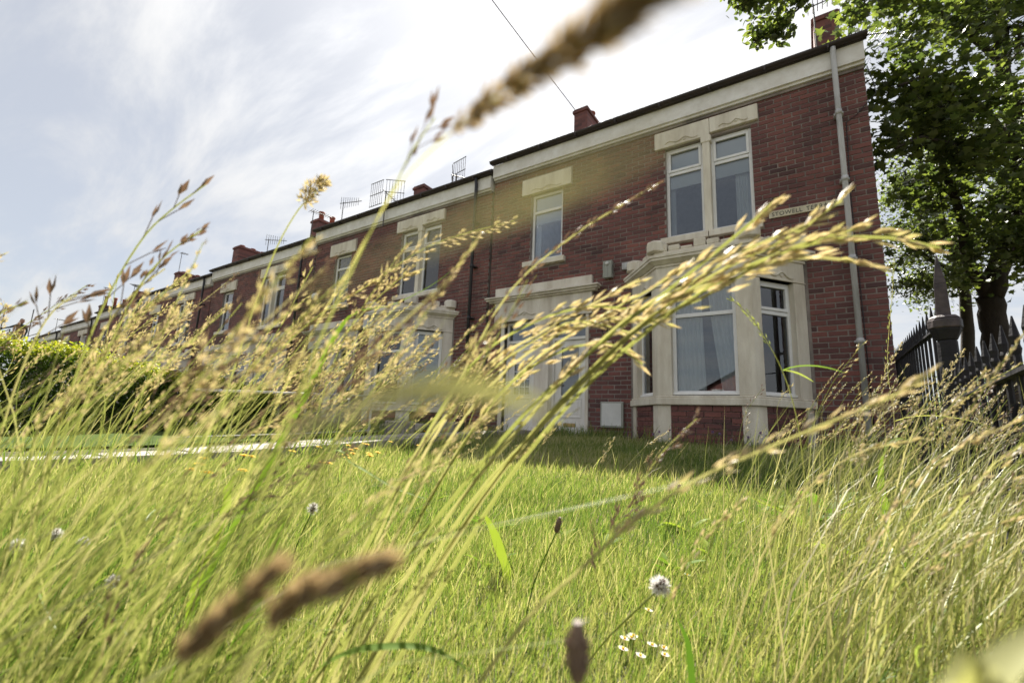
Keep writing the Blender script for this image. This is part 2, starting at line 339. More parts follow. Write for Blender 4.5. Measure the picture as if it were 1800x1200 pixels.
def window(parent, x0, y0, z0, wd, ht, rotz=0, transom=None, fw=.055, top_sash=True, interior='blind', key=None, base=HB):
    """frame mesh with panes, casement, blinds and curtains behind; local u along the width, +y inwards"""
    tz = transom
    def fr():
        b = MB(); d = .06
        b.box(0, fw, 0, d, 0, ht); b.box(wd - fw, wd, 0, d, 0, ht); b.box(fw, wd - fw, .001, d, 0, fw); b.box(fw, wd - fw, .001, d, ht - fw, ht)
        if tz: b.box(fw, wd - fw, .002, d, tz - .03, tz + .03)
        b.box(-.0, wd, -.035, .0, -.005, .03)
        return b.mesh('window', M_UPVC)
    win = link('window', cached(('wf', round(wd, 3), round(ht, 3), tz), fr), parent, (x0 - base[0], y0 - base[1], z0 - base[2]), (0, 0, rotz)); bevel(win, .006)
    def ca(u0, u1, v0, v1):
        b = MB(); s = .045
        b.box(u0, u0 + s, -.012, .03, v0, v1); b.box(u1 - s, u1, -.012, .03, v0, v1); b.box(u0 + s, u1 - s, -.011, .03, v0, v0 + s); b.box(u0 + s, u1 - s, -.011, .03, v1 - s, v1)
        return b.mesh('casement', M_UPVC)
    def pane(u0, u1, v0, v1):
        b = MB(); b.box(u0, u1, .028, .034, v0, v1); return b.mesh('pane', M_GLASS)
    if tz:
        if top_sash: bevel(link('casement', cached(('ca', wd, ht, tz), lambda: ca(fw - .015, wd - fw + .015, tz + .035, ht - fw + .015)), win), .005)
        link('pane', cached(('p1', wd, ht, tz), lambda: pane(fw - .002, wd - fw + .002, tz + .02, ht - fw + .01)), win)
        link('pane', cached(('p2', wd, ht, tz), lambda: pane(fw - .002, wd - fw + .002, fw - .01, tz - .02)), win)
    else: link('pane', cached(('p3', wd, ht), lambda: pane(fw - .002, wd - fw + .002, fw - .01, ht - fw + .01)), win)
    def curtain(u0, u1, v0, v1, y, pin=0):
        n = 40; vs = []; fs = []
        for i in range(n + 1):
            for j in range(9):
                t = j / 8; uu = u0 + (u1 - u0) * i / n
                uu += pin * (1 - t) ** 1.3 * (0 if pin == 0 else 1)
                vs.append((uu, y + .022 * math.sin(i * 1.05 + .6 * math.sin(i * .37)) * (.6 + .4 * t), v0 + (v1 - v0) * t))
        for i in range(n):
            for j in range(8): a = i * 9 + j; fs.append((a, a + 9, a + 10, a + 1))
        b = MB().add(vs, fs); me = b.mesh('curtain', M_CURT, smooth=True); return me
    if interior in ('blind', 'blindcurtain'):
        zb = ht * .58
        def bl():
            b = MB(); b.box(.03, wd - .03, .075, .08, zb, ht - .02); b.box(.03, wd - .03, .07, .085, zb - .02, zb); return b.mesh('blind', M_BLIND)
        link('blind', cached(('bl', wd, ht), bl), win)
    if interior == 'blindcurtain': link('curtain', cached(('cu', wd, ht), lambda: curtain(wd * .55, wd - .03, .02, ht - .05, .14)), win)
    if interior == 'blind': link('curtain', cached(('cu2', wd, ht), lambda: curtain(.03, wd * .2, .02, ht - .05, .14)), win)
    if interior == 'nets':
        link('curtain', cached(('n1', wd, ht), lambda: curtain(.02, wd * .46, .02, ht - .03, .10, wd * .04)), win)
        link('curtain', cached(('n2', wd, ht), lambda: curtain(wd * .56, wd - .02, .02, ht - .03, .11, wd * .18)), win)
    if interior == 'half': link('curtain', cached(('h1', wd, ht), lambda: curtain(wd * .05, wd * .4, .02, ht - .03, .10, 0)), win)
    if interior == 'net': link('curtain', cached(('n0', wd, ht), lambda: curtain(.02, wd - .02, .02, ht - .03, .10)), win)
    if interior == 'slats':
        def sl_():
            b = MB(); n = int(ht / .05)
            for i in range(n):
                z = .03 + i * .05; b.add([(.03, .062, z), (wd - .03, .062, z), (wd - .03, .078, z + .046), (.03, .078, z + .046)], [(0, 1, 2, 3)])
            return b.mesh('slatted_blind', M_BLIND)
        o = link('slatted_blind', cached(('sl', wd, ht), sl_), win)
    return win
def face_frame(i):
    a, b = Vector(BAY[i]), Vector(BAY[i + 1]); d = b - a
    return a, math.atan2(d.y, d.x), d.length
def on_face(i, u, y, z):
    a, r, L_ = face_frame(i); return (a.x + u * math.cos(r) - y * math.sin(r), a.y + u * math.sin(r) + y * math.cos(r), z)
def face_box(b, i, u0, u1, y0, y1, z0, z1):
    P = [on_face(i, u, y, z) for z in (z0, z1) for u, y in ((u0, y0), (u1, y0), (u1, y1), (u0, y1))]
    b.add(P, [(0, 3, 2, 1), (4, 5, 6, 7), (0, 1, 5, 4), (1, 2, 6, 5), (2, 3, 7, 6), (3, 0, 4, 7)])
def swirl(b, cx, z, y, wd, amp=.03, r=.014):
    """carved scroll in low relief"""
    pts = []
    for i in range(25):
        t = i / 24; pts.append((cx - wd / 2 + wd * t, y, z + amp * math.sin(t * math.pi * 4) * (1 - .4 * abs(t - .5)) + amp * .9 * math.sin(t * math.pi)))
    b.tube(pts, [r * (.5 + .5 * math.sin(math.pi * (i + .5) / 25)) for i in range(25)], 6)
    for s in (-1, 1):
        q = [(cx + s * (.09 * wd + .05 * wd * k / 10 * math.cos(k * .7)), y, z + amp * .5 + .05 * wd * k / 10 * math.sin(k * .7)) for k in range(11)]
        b.tube(q, r * .7, 5)

def build_house(label, xo, zo, cfg):
    h = thing('brick_house', label, 'house', (HB[0] + xo, HB[1], HB[2] + zo), group=cfg.get('group'))
    P = lambda name, b, m, smooth=False, key=None, parent=None: link(name, cached(key or (name, id(m), cfg.get('ck')), lambda: b().mesh(name, m, HB, smooth)), parent or h)
    ck = cfg['ck']
    # walls
    def walls():
        b = MB(); solid_wall(b, HX0, HX1 - .006, -1.0, 6.35, FY + .008, FY + .22, HOLES)
        b.box(HX1 - .25, HX1 - .006, FY + .22, 15, -1, 6.35); b.box(HX0, HX0 + .1, FY + .22, 15, -1, 6.35); b.box(HX0, HX1, 15, 15.2, -1, 6.35)
        b.box(HX0 + .1, HX1 - .25, FY + .23, 15, 3.18, 3.3)
        b.box(HX0 + .1, HX1 - .25, 11.0, 11.1, -.5, 6.3)
        b.add([(HX1 - .006, FY + .22, 6.35), (HX1 - .006, 15, 6.35), (HX1 - .006, 11.4, 8.2), (HX1 - .25, FY + .22, 6.35), (HX1 - .25, 15, 6.35), (HX1 - .25, 11.4, 8.2)], [(0, 1, 2), (3, 5, 4), (0, 2, 5, 3), (1, 4, 5, 2)])
        return b
    link('wall', cached(('wall', 'm' if cfg['bricks'] else 'b'), lambda: walls().mesh('wall', M_MORTAR if cfg['bricks'] else M_BRICK, HB)), h)
    if cfg['bricks'] == 'parts':
        def full():
            b = MB(); brick_box(b, 0, BRL - .011, 0, BRH - .011); return b.mesh('brick', M_BRICK, (0, FY, 0))
        fm = full(); sel = []; rest = []
        for q in BRICKS:
            ok = q[1] - q[0] > BRL - .013 and q[3] - q[2] > BRH - .013
            (sel if ok and ((-.62 < q[0] < .9 and 3.4 < q[2] < 6) or (-4.2 < q[0] < -2.1 and 3.6 < q[2] < 5.0)) else rest).append(q)
        random.shuffle(sel); sel.sort(key=lambda q: -q[0] // 2); rest += sel[300:]; sel = sel[:300]
        for q in sel: link('brick', fm, h, (q[0] - HB[0], random.uniform(-.0025, .002), q[2] - HB[2]))
        bb = MB(); [brick_box(bb, *q, random.uniform(-.0025, .002)) for q in rest]
        link('brickwork', bb.mesh('brickwork', M_BRICK, HB), h, kind='stuff')
    elif cfg['bricks'] == 'joined':
        def jb():
            bb = MB(); [brick_box(bb, *q, random.uniform(-.0025, .002)) for q in BRICKS]; return bb.mesh('brickwork', M_BRICK, HB)
        link('brickwork', cached('jb', jb), h, kind='stuff')
    # eaves
    bevel(P('fascia', lambda: MB().box(HX0, HX1 + .01, FY - .10, FY + .1, 6.03, 6.335).box(HX0 + .003, HX1 + .005, FY - .06, FY + .1, 5.985, 6.03).box(-1.865, -1.86, FY - .1015, FY, 6.035, 6.33).box(-4.4, -4.395, FY - .1015, FY, 6.035, 6.33), M_FASCIA, key='fascia'), .008)
    P('soffit_band', lambda: MB().box(HX0 + .01, HX1 - .002, FY - .025, FY + .03, 5.93, 5.984), M_MORTAR, key='soffit')
    def gut():
        b = MB(); n = 9; prof = [(FY - .17 - .062 * math.cos(math.pi * k / (n - 1)), 6.40 - .062 * math.sin(math.pi * k / (n - 1))) for k in range(n)]
        prof += [(y_ + (.005 if y_ < FY - .17 else -.005), z_ + .004) for y_, z_ in reversed(prof)]
        m_ = len(prof); vs = [(HX0 - .03, y_, z_) for y_, z_ in prof] + [(HX1 + .06, y_, z_) for y_, z_ in prof]
        b.add(vs, [(i, (i + 1) % m_, m_ + (i + 1) % m_, m_ + i) for i in range(m_)] + [tuple(range(m_)), tuple(range(m_, 2 * m_))[::-1]])
        b.box(HX0 - .02, HX1 + .05, FY - .14, FY - .10, 6.337, 6.40)
        return b
    g = P('gutter', gut, M_GUTTER, key='gutter')
    for i in range(8):
        link('gutter_bracket', cached('gb', lambda: MB().box(-.012, .012, -.075, .02, -.085, -.03).mesh('gutter_bracket', M_GUTTER)), g, (HX0 + .45 + i * .86 - HB[0], -.165, 6.40 - HB[2]))
    def roof():
        b = MB(); y0, z0, y1, z1 = FY - .16, 6.46, 11.4, 8.28
        b.add([(HX0, y0, z0), (HX1 + .05, y0, z0), (HX1 + .05, y1, z1), (HX0, y1, z1), (HX0, y0, z0 - .06), (HX1 + .05, y0, z0 - .06), (HX1 + .05, y1, z1 - .06), (HX0, y1, z1 - .06)],
              [(0, 1, 2, 3), (7, 6, 5, 4), (0, 4, 5, 1), (1, 5, 6, 2), (3, 7, 4, 0)])
        b.add([(HX0, y1, z1), (HX1 + .05, y1, z1), (HX1 + .05, 15.3, 6.4), (HX0, 15.3, 6.4)], [(0, 1, 2, 3)]); return b
    rf = P('roof', roof, M_ROOF, key='roof')
    for (cx, cyy, wx, wy, zt, pots) in cfg['chimneys']:
        b = MB(); b.box(cx, cx + wx, cyy, cyy + wy, 7.0, zt - .14); b.box(cx - .04, cx + wx + .04, cyy - .04, cyy + wy + .04, zt - .14, zt - .05); b.box(cx - .01, cx + wx + .01, cyy - .01, cyy + wy + .01, zt - .05, zt)
        ch = link('chimney', b.mesh('chimney', M_BRICK, HB), rf); bevel(ch, .012)
        for k, pz in enumerate(pots):
            pp = MB().lathe([(.11, -.02), (.105, pz * .75), (.10, pz * .8), (.13, pz * .86), (.13, pz), (.09, pz), (.09, pz * .5)], 12, (cx + wx / 2, cyy + wy * (k + .5) / len(pots), zt))
            link('chimney_pot', pp.mesh('chimney_pot', M_POT, HB, True), rf)
    # drainpipe
    def pipe(x, top=6.34):
        b = MB(); b.tube([(x, FY - .17, top), (x, FY - .16, 6.27), (x, FY - .145, 6.15), (x, FY - .145, 6.0), (x, FY - .145, .2)], .038, 10)
        for z in (5.2, 4.12, 2.9, 1.7): b.tube([(x, FY - .145, z), (x, FY - .145, z + .07)], .047, 10); b.box(x - .06, x + .06, FY - .12, FY + .01, z + .02, z + .05)
        return b
    P('drainpipe', lambda: pipe(cfg['pipe_x']), cfg['pipe_m'], True, key=('pipe', cfg['pipe_x'], id(cfg['pipe_m'])))
    # upper pair of windows
    ii = cfg['interior']
    window(h, -2.08, FY + .07, 3.80, .655, 1.74, 0, 1.25, interior=ii[0])
    window(h, -1.305, FY + .07, 3.80, .645, 1.74, 0, 1.25, interior=ii[1])
    window(h, -4.965, FY + .07, 3.85, .76, 1.52, 0, 1.12, top_sash=False, interior=ii[2])
    bevel(P('mullion', lambda: MB().box(-1.425, -1.305, FY - .045, FY + .2, 3.78, 5.44).box(-1.45, -1.28, FY - .055, FY + .1, 5.44, 5.56), M_STONE, key='mull'), .012)
    for (a, b_, c, d, ky) in ((-2.26, -1.30, 5.555, 5.885, 'l1'), (-1.295, -.54, 5.60, 5.885, 'l2'), (-5.2, -3.99, 5.385, 5.755, 'l3')):
        ln = bevel(P('lintel', lambda: MB().box(a, b_, FY - .05, FY + .18, c, d), M_STONE, key=ky), .01)
        P('carving', lambda: (lambda q: (swirl(q, (a + b_) / 2, c + .06, FY - .055, (b_ - a) * .6), q)[1])(MB()), M_STONE, True, key=ky + 'c', parent=ln)
    for (a, b_, z, ky) in ((-2.17, -1.37, 3.665, 's1'), (-1.36, -.555, 3.665, 's2'), (-5.11, -4.11, 3.715, 's3')):
        bevel(P('sill', lambda: MB().box(a, b_, FY - .09, FY + .12, z, z + .115), M_STONE, key=ky), .012)
    # doorway
    def dl():
        b = MB(); b.box(-5.80, -3.50, FY - .06, FY + .1, 3.11, 3.325); b.box(-5.80, -3.50, FY - .05, FY + .1, 2.562, 3.0)
        b.box(-5.93, -3.40, FY - .10, FY + .05, 3.0, 3.035); b.box(-5.98, -3.35, FY - .15, FY + .05, 3.035, 3.075); b.box(-6.0 + .002, -3.32, FY - .19, FY + .05, 3.075, 3.11); return b
    ds = bevel(P('door_surround', dl, M_STONE2, key='dsur'), .008)
    P('carving', lambda: (lambda q: (swirl(q, -5.1, 2.68, FY - .06, .7), swirl(q, -4.05, 2.68, FY - .06, .7), q)[2])(MB()), M_STONE2, True, key='dcar', parent=ds)
    bevel(P('pilaster', lambda: MB().box(-4.75, -4.42, FY - .05, FY + .22, .15, 2.56).box(-4.78, -4.39, FY - .062, FY + .2, .15, .38).box(-4.78, -4.39, FY - .062, FY + .2, 2.42, 2.561), M_STONE2, key='pil'), .012)
    P('jamb', lambda: MB().box(-5.62, -5.54, FY - .03, FY + .2, .15, 2.56), M_STONE2, key='jamb1')
    P('jamb', lambda: MB().box(-3.63, -3.57, FY - .03, FY + .2, .15, 2.56), M_STONE2, key='jamb2')
    P('doorstep', lambda: MB().box(-5.6, -3.57, FY - .28, FY + .3, .05, .235), M_CONC, key='step')
    for k, (x0, x1) in enumerate(((-5.54, -4.75), (-4.42, -3.63))):
        fm_ = MB(); y = FY + .12
        fm_.box(x0, x0 + .05, y - .02, y + .08, .235, 2.56); fm_.box(x1 - .05, x1, y - .02, y + .08, .235, 2.56); fm_.box(x0 + .05, x1 - .05, y - .019, y + .08, 2.5, 2.56); fm_.box(x0 + .05, x1 - .05, y - .019, y + .08, 2.1, 2.16)
        dm_ = cfg['door_m']
        fo = bevel(P('door_frame', lambda: fm_, M_DOORW if dm_ is M_DOORW else M_UPVC, key=('dfr', k, id(dm_))), .005)
        P('pane', lambda: MB().box(x0 + .045, x1 - .045, y + .02, y + .03, 2.155, 2.505), M_GLASS, key=('dtp', k), parent=fo)
        db = MB(); a, c = x0 + .055, x1 - .055; yy = y + .02
        wz0, wz1 = (1.02, 1.66) if k == 0 else (1.0, 1.95)
        solid_wall(db, a, c, .24, 2.095, yy, yy + .04, [(a + .15, c - .15, wz0, wz1)])
        for (u0, u1, v0, v1) in ((a + .12, c - .12, .60, .93), (a + .15, c - .15, wz0, wz1)) + (((a + .12, c - .12, 1.75, 2.02),) if k == 0 else ()):
            for bx_ in ((u0 - .025, u0, v0 - .025, v1 + .025), (u1, u1 + .025, v0 - .025, v1 + .025), (u0, u1, v0 - .025, v0), (u0, u1, v1, v1 + .025)): db.box(bx_[0], bx_[1], yy - .014, yy + .01, bx_[2], bx_[3])
        db.box(a + .17, c - .17, yy - .008, yy + .01, .64, .89)
        dr = bevel(P('door', lambda: db, dm_, key=('door', k, id(dm_))), .004)
        P('pane', lambda: MB().box(a + .145, c - .145, yy + .012, yy + .02, wz0 - .01, wz1 + .01), M_GLASS, key=('dp', k), parent=dr)
        if k == 0:
            lead = MB()
            for q in (1 / 3, 2 / 3): xq = a + .15 + (c - a - .3) * q; lead.box(xq - .008, xq + .008, yy + .003, yy + .0115, wz0, wz1)
            for q in (.25, .5, .75): zq = wz0 + (wz1 - wz0) * q; lead.box(a + .151, c - .151, yy + .002, yy + .0114, zq - .008, zq + .008)
            P('leaded_bars', lambda: lead, M_UPVC, key='lead', parent=dr)
        P('letterbox', lambda: MB().box((a + c) / 2 - .13, (a + c) / 2 + .13, yy - .012, yy - .0005, .40, .47).box((a + c) / 2 - .10, (a + c) / 2 + .10, yy - .02, yy - .012, .415, .455), M_GOLD, key=('lb', k), parent=dr)
        P('handle', lambda: MB().tube([(a + .07, yy - .001, 1.2), (a + .07, yy - .05, 1.2), (a + .17, yy - .055, 1.2)], .011, 8), M_GOLD, True, key=('hd', k), parent=dr)
    # bay
    bm = M_STONE if cfg['ck'] == 1 else M_STONE2
    bp = P('bay_base', lambda: MB().prism(bay_poly(-.03), -.6, .80), M_MORTAR, key='bbase')
    def bayb():
        b = MB()
        for i in range(3):
            a, r, L_ = face_frame(i)
            for row in range(-1, 7):
                z0 = .305 + row * BRH; u = .18 - (row % 2) * .12
                while u < L_ - .14:
                    u0, u1 = max(u, .16), min(u + BRL - .011, L_ - .15)
                    if u1 - u0 > .04: face_box(b, i, u0, u1, random.uniform(.006, .01), .06, z0, min(z0 + BRH - .011, .80))
                    u += BRL
        return b
    if cfg['bricks'] == 'parts':
        cuts = {}
        for i in range(3):
            a, r, L_ = face_frame(i)
            for row in range(-1, 6):
                z0 = .305 + row * BRH; u = .18 - (row % 2) * .12
                while u < L_ - .14:
                    u0, u1 = max(u, .16), min(u + BRL - .011, L_ - .15); ln_ = round(u1 - u0, 3)
                    if ln_ > .04:
                        if ln_ not in cuts: bq = MB().box(0, ln_, 0, .05, 0, BRH - .011); cuts[ln_] = bq.mesh('brick', M_BRICK)
                        q = on_face(i, u0, random.uniform(.005, .01), z0)
                        link('brick', cuts[ln_], bp, (q[0] - HB[0], q[1] - HB[1], q[2] - HB[2]), (0, 0, r))
                    u += BRL
    else: link('brickwork', cached('bayb', lambda: bayb().mesh('brickwork', M_BRICK, HB)), bp, kind='stuff')
    def cols(z0, z1, wd, out=0.0):
        r = []
        for i in range(3):
            a, rr, L_ = face_frame(i)
            for (u0, u1) in ((-.0, wd[i][0]), (L_ - wd[i][1], L_)):
                b = MB(); face_box(b, i, u0, u1, -out, .16, z0, z1); r.append(b)
        return r
    for k, b in enumerate(cols(-.4, .80, ((.12, .19), (.19, .19), (.17, .12)))): bevel(P('plinth_pier', lambda: b, bm, key=('pp', k, id(bm)), parent=bp), .008)
    bs = bevel(P('bay_sill', lambda: MB().prism(bay_poly(.04), .80, .905).prism(bay_poly(.02), .905, .94), bm, key=('bsill', id(bm))), .012)
    CW = ((.20, .2), (.215, .215), (.17, .22))
    for k, b in enumerate(cols(.94, 2.66, CW)):
        bevel(P('bay_column', lambda: b, bm, key=('bc', k, id(bm)), parent=bs), .01)
    for k in range(3):
        a, rr, L_ = face_frame(k); u0 = CW[k][0]; wd = L_ - CW[k][0] - CW[k][1]
        q = on_face(k, u0, .09, .96)
        window(h, q[0], q[1], .96, wd, 1.69, rr, 1.22, top_sash=(k == 2), interior=ii[3 + k])
    bl_ = bevel(P('bay_lintel', lambda: MB().prism(bay_poly(0), 2.66, 2.98).prism(bay_poly(.012), 2.66, 2.68), bm, key=('bl', id(bm))), .008)
    def carv():
        b = MB()
        for k in range(3):
            a, rr, L_ = face_frame(k); q = MB(); swirl(q, L_ / 2, 2.73, -.008, (L_ - .4) * .95, .035, .017)
            b.add([on_face(k, v[0], v[1], v[2]) for v in q.v], q.f)
        return b
    P('carving', carv, bm, True, key=('bcar', id(bm)), parent=bl_)
    bc_ = bevel(P('bay_cornice', lambda: MB().prism(bay_poly(.02), 2.98, 3.02).prism(bay_poly(.035), 3.02, 3.07, bay_poly(.10)).prism(bay_poly(.115), 3.07, 3.115).prism(bay_poly(.13), 3.115, 3.16), bm, key=('bco', id(bm))), .005)
    def para():
        b = MB(); b.prism(bay_poly(.03), 3.16, 3.24)
        for i in range(3):
            a, r, L_ = face_frame(i); n = 7 if i == 1 else 6
            for k in range(n):
                u = (k + .5) * L_ / n; hh = .09 + .05 * math.sin(k * 2.1 + i)
                face_box(b, i, u - L_ / n * .45, u + L_ / n * .45, -.02, .12, 3.24, 3.24 + hh)
        for i, u in ((1, 0), (1, face_frame(1)[2]), (0, .08), (2, face_frame(2)[2] - .08)):
            q = on_face(i, u, .03, 0); b.lathe([(.16, 3.24), (.16, 3.40), (.12, 3.43)], 8, (q[0], q[1], 0))
        return b
    bevel(P('parapet', para, bm, key=('bpar', id(bm)), parent=bc_), .015)
    return h

CH1 = [(.44, 11.0, .46, .8, 9.75, ()), (-5.48, 10.9, .42, 1.5, 9.62, (.3,))]
h1 = build_house('red brick end terrace house with white eaves, pale drainpipe and two white front doors', 0, 0,
                 dict(ck=1, bricks='parts', chimneys=CH1, pipe_x=.53, pipe_m=M_PIPEW, door_m=M_DOORW, interior=('blind', 'blindcurtain', 'blind', 'half', 'nets', 'half')))
GRP = 'brick terrace houses'
hs = [(-6.97, -.21, 'red brick terrace house with slatted blinds in its bay and a grey door beside it', dict(ck=2, bricks='joined', chimneys=[(-4.66, 10.5, .5, 1.3, 8.85, ())], pipe_x=.52, pipe_m=M_PIPEB, door_m=M_DOORG, interior=('net', 'slats', 'net', 'slats', 'slats', 'slats'))),
      (-13.94, -.46, 'red brick terrace house half hidden behind the hedge, second from the end house', dict(ck=2, bricks='joined', chimneys=[(-3.98, 10.5, .55, 1.6, 9.22, (.42, .4, .2))], pipe_x=.40, pipe_m=M_PIPEB, door_m=M_DOORG, interior=('net', 'net', 'net', 'half', 'nets', 'half'))),
      (-20.91, -.62, 'red brick terrace house third along from the end house', dict(ck=2, bricks=None, chimneys=[(-3.92, 10.5, .6, 2.2, 9.45, (.12, .12, .12, .12))], pipe_x=.45, pipe_m=M_PIPEB, door_m=M_DOORW, interior=('net', 'net', 'net', 'half', 'nets', 'half'))),
      (-27.88, -.78, 'red brick terrace house fourth along from the end house', dict(ck=2, bricks=None, chimneys=[(-4.07, 10.5, .6, 2.2, 9.32, (.1, .1, .1))], pipe_x=.45, pipe_m=M_PIPEB, door_m=M_DOORW, interior=('net',) * 6)),
      (-34.85, -1.05, 'red brick terrace house fifth along from the end house', dict(ck=2, bricks=None, chimneys=[(-3.7, 10.5, .6, 2.2, 9.25, ())], pipe_x=.45, pipe_m=M_PIPEB, door_m=M_DOORW, interior=('net',) * 6)),
      (-41.82, -1.3, 'far red brick terrace house with four red chimney pots, beyond the hedge', dict(ck=2, bricks=None, chimneys=[(-3.7, 10.5, .6, 2.2, 9.3, (.75, .75, .75, .6))], pipe_x=.45, pipe_m=M_PIPEB, door_m=M_DOORW, interior=('net',) * 6)),
      (-48.79, -1.5, 'farthest red brick terrace house at the end of the row', dict(ck=2, bricks=None, chimneys=[(-5.5, 11, .5, 1.4, 8.4, ())], pipe_x=.45, pipe_m=M_PIPEB, door_m=M_DOORW, interior=('net',) * 6))]
for xo, zo, lab, cfg in hs: cfg['group'] = GRP; build_house(lab, xo, zo, cfg)
h1['group'] = GRP

# ------------------------------------------------------------------ fittings on the fronts
def on_front(name, label, cat, x, z, group=None): return thing(name, label, cat, (x, FY, z), group)
s = on_front('street_sign', 'cream street name sign on the brick wall beside the drainpipe', 'sign', -.47, 3.80)
bevel(link('board', MB().box(0, .98, -.03, -.004, 0, .115).mesh('board', M_SIGN), s), .004)
for wd_, x_ in (('STOWELL', .04), ('TERRACE', .50)): link('lettering', text_mesh(wd_, .094, M_TEXT), s, (x_, -.031, .024), (rad(90), 0, 0)).scale = (.92, 1, 1)
s = on_front('alarm_box', 'grey green ribbed alarm box on the brick between door lintel and bay', 'alarm box', -3.25, 3.20)
bevel(link('casing', MB().box(0, .17, -.11, -.001, 0, .33).box(.006, .03, -.118, -.11, .02, .30).box(.14, .164, -.118, -.11, .02, .30).box(.075, .095, -.118, -.11, .02, .24).mesh('casing', M_GREYBOX), s), .008)
link('lamp', MB().lathe([(.034, 0), (.034, .02), (.02, .032)], 14).mesh('lamp', M_WHITEBOX, smooth=True), s, (.085, -.11, .275), (rad(90), 0, 0))
link('lettering', text_mesh('ADV', .075, M_TEXT), s, (.171, -.085, .25), (rad(90), rad(90), rad(90)))
s = on_front('meter_box', 'pale grey meter cupboard low on the wall between door and bay', 'meter box', -3.31, .42)
bevel(link('casing', MB().box(0, .43, -.06, -.001, 0, .46).mesh('casing', M_GREYBOX), s), .01)
bevel(link('door', MB().box(.03, .40, -.072, -.0605, .03, .43).mesh('door', M_WHITEBOX), s), .006)
s = on_front('junction_box', 'small grey box on the wall at the bay parapet', 'junction box', -2.78, 3.33)
bevel(link('casing', MB().box(-.12, .10, -.05, -.001, 0, .13).box(-.1, .08, -.056, -.05, .02, .11).mesh('casing', M_PIPEW), s), .008)
s = on_front('hanging_basket_bracket', 'black scrolled iron bracket on the wall beside the white door', 'bracket', -3.2, 1.95)
link('backplate', MB().box(-.012, .012, -.012, -.001, 0, .32).mesh('backplate', M_IRON), s)
link('arm', MB().tube([(0, -.01, .3), (0, -.28, .3), (0, -.31, .33), (0, -.29, .36)], .008, 6).mesh('arm', M_IRON), s)
link('scroll', MB().tube([(0, -.01 - .25 * math.sin(t * 1.5), .04 + .25 * (1 - math.cos(t * 1.5))) for t in np.linspace(0, 1, 10)], .006, 6).mesh('scroll', M_IRON), s)
s = on_front('alarm_box', 'white alarm box on the wall beside the bay with slatted blinds', 'alarm box', -10.22, 2.78)
bevel(link('casing', MB().prism([(0, -.001), (.34, -.001), (.29, -.13), (.05, -.13)], 0, .40).mesh('casing', M_WHITEBOX), s), .012)
link('label_plate', MB().box(.09, .25, -.135, -.1305, .1, .3).mesh('label_plate', M_PIPEW), s)
s = on_front('wall_lamp', 'white oval bulkhead lamp high on the brick beside a single upper window', 'lamp', -12.75, 4.02)
link('base', MB().lathe([(.12, 0), (.12, .03), (.10, .04)], 16).mesh('base', M_WHITEBOX, smooth=True), s, (0, -.001, 0), (rad(90), 0, 0))
link('cover', MB().lathe([(.10, .03), (.095, .07), (.07, .10), (.03, .115)], 16).mesh('cover', M_UPVC, smooth=True), s, (0, -.001, 0), (rad(90), 0, 0))
s = on_front('number_plate', 'small white house number plate beside the grey door', 'number plate', -12.98, 1.72)
bevel(link('plate', MB().box(0, .18, -.012, -.001, 0, .22).mesh('plate', M_WHITEBOX), s), .003)
link('lettering', text_mesh('2', .13, M_TEXT), s, (.05, -.013, .06), (rad(90), 0, 0))

# cables on the front
def cable(name, label, pts, r, m=M_PIPEB): 
    o = link(name, MB().tube(pts, r, 6).mesh(name, m, pts[0], True), None, pts[0], label=label, category='cable'); return o
cable('wall_cable', 'thin black cable looping off the corner of the end house under the eaves', [(.93, FY - .02, 5.95), (.99, FY - .03, 5.6), (1.0, FY - .03, 5.45), (.9, FY - .02, 5.36), (.75, FY - .01, 5.2), (.62, FY - .01, 5.12), (.59, FY - .012, 4.0), (.6, FY - .012, 2.0), (.6, FY - .012, .3)], .006)
A_ = Vector((-5.44, 10.86, 9.6)); B_ = EYE + Vector((-.79844, 1, 1.35857)) * 7.2; E_ = A_ + (B_ - A_) * 4.2
pts = [A_ + (E_ - A_) * t - Vector((0, 0, 1.2 * 4 * t * (1 - t) * .12)) for t in np.linspace(0, 1, 24)]
cable('telephone_wire', 'black overhead telephone wire running from the chimney up across the sky', [tuple(p) for p in pts], .011)
# the pole that holds the far end of the wire, behind the photographer
po = thing('telegraph_pole', 'brown wooden telegraph pole holding the overhead wire', 'pole', (E_.x, E_.y, G(E_.x, E_.y)))
ph = E_.z + .25 - po.location.z
link('shaft', MB().tube([(0, 0, -.3), (0, 0, ph * .5), (0, 0, ph)], [.16, .13, .1], 12).mesh('shaft', M_BARK, smooth=True), po)
link('crossarm', MB().box(-.6, .6, -.05, .05, ph - .3, ph - .2).mesh('crossarm', M_BARK), po)

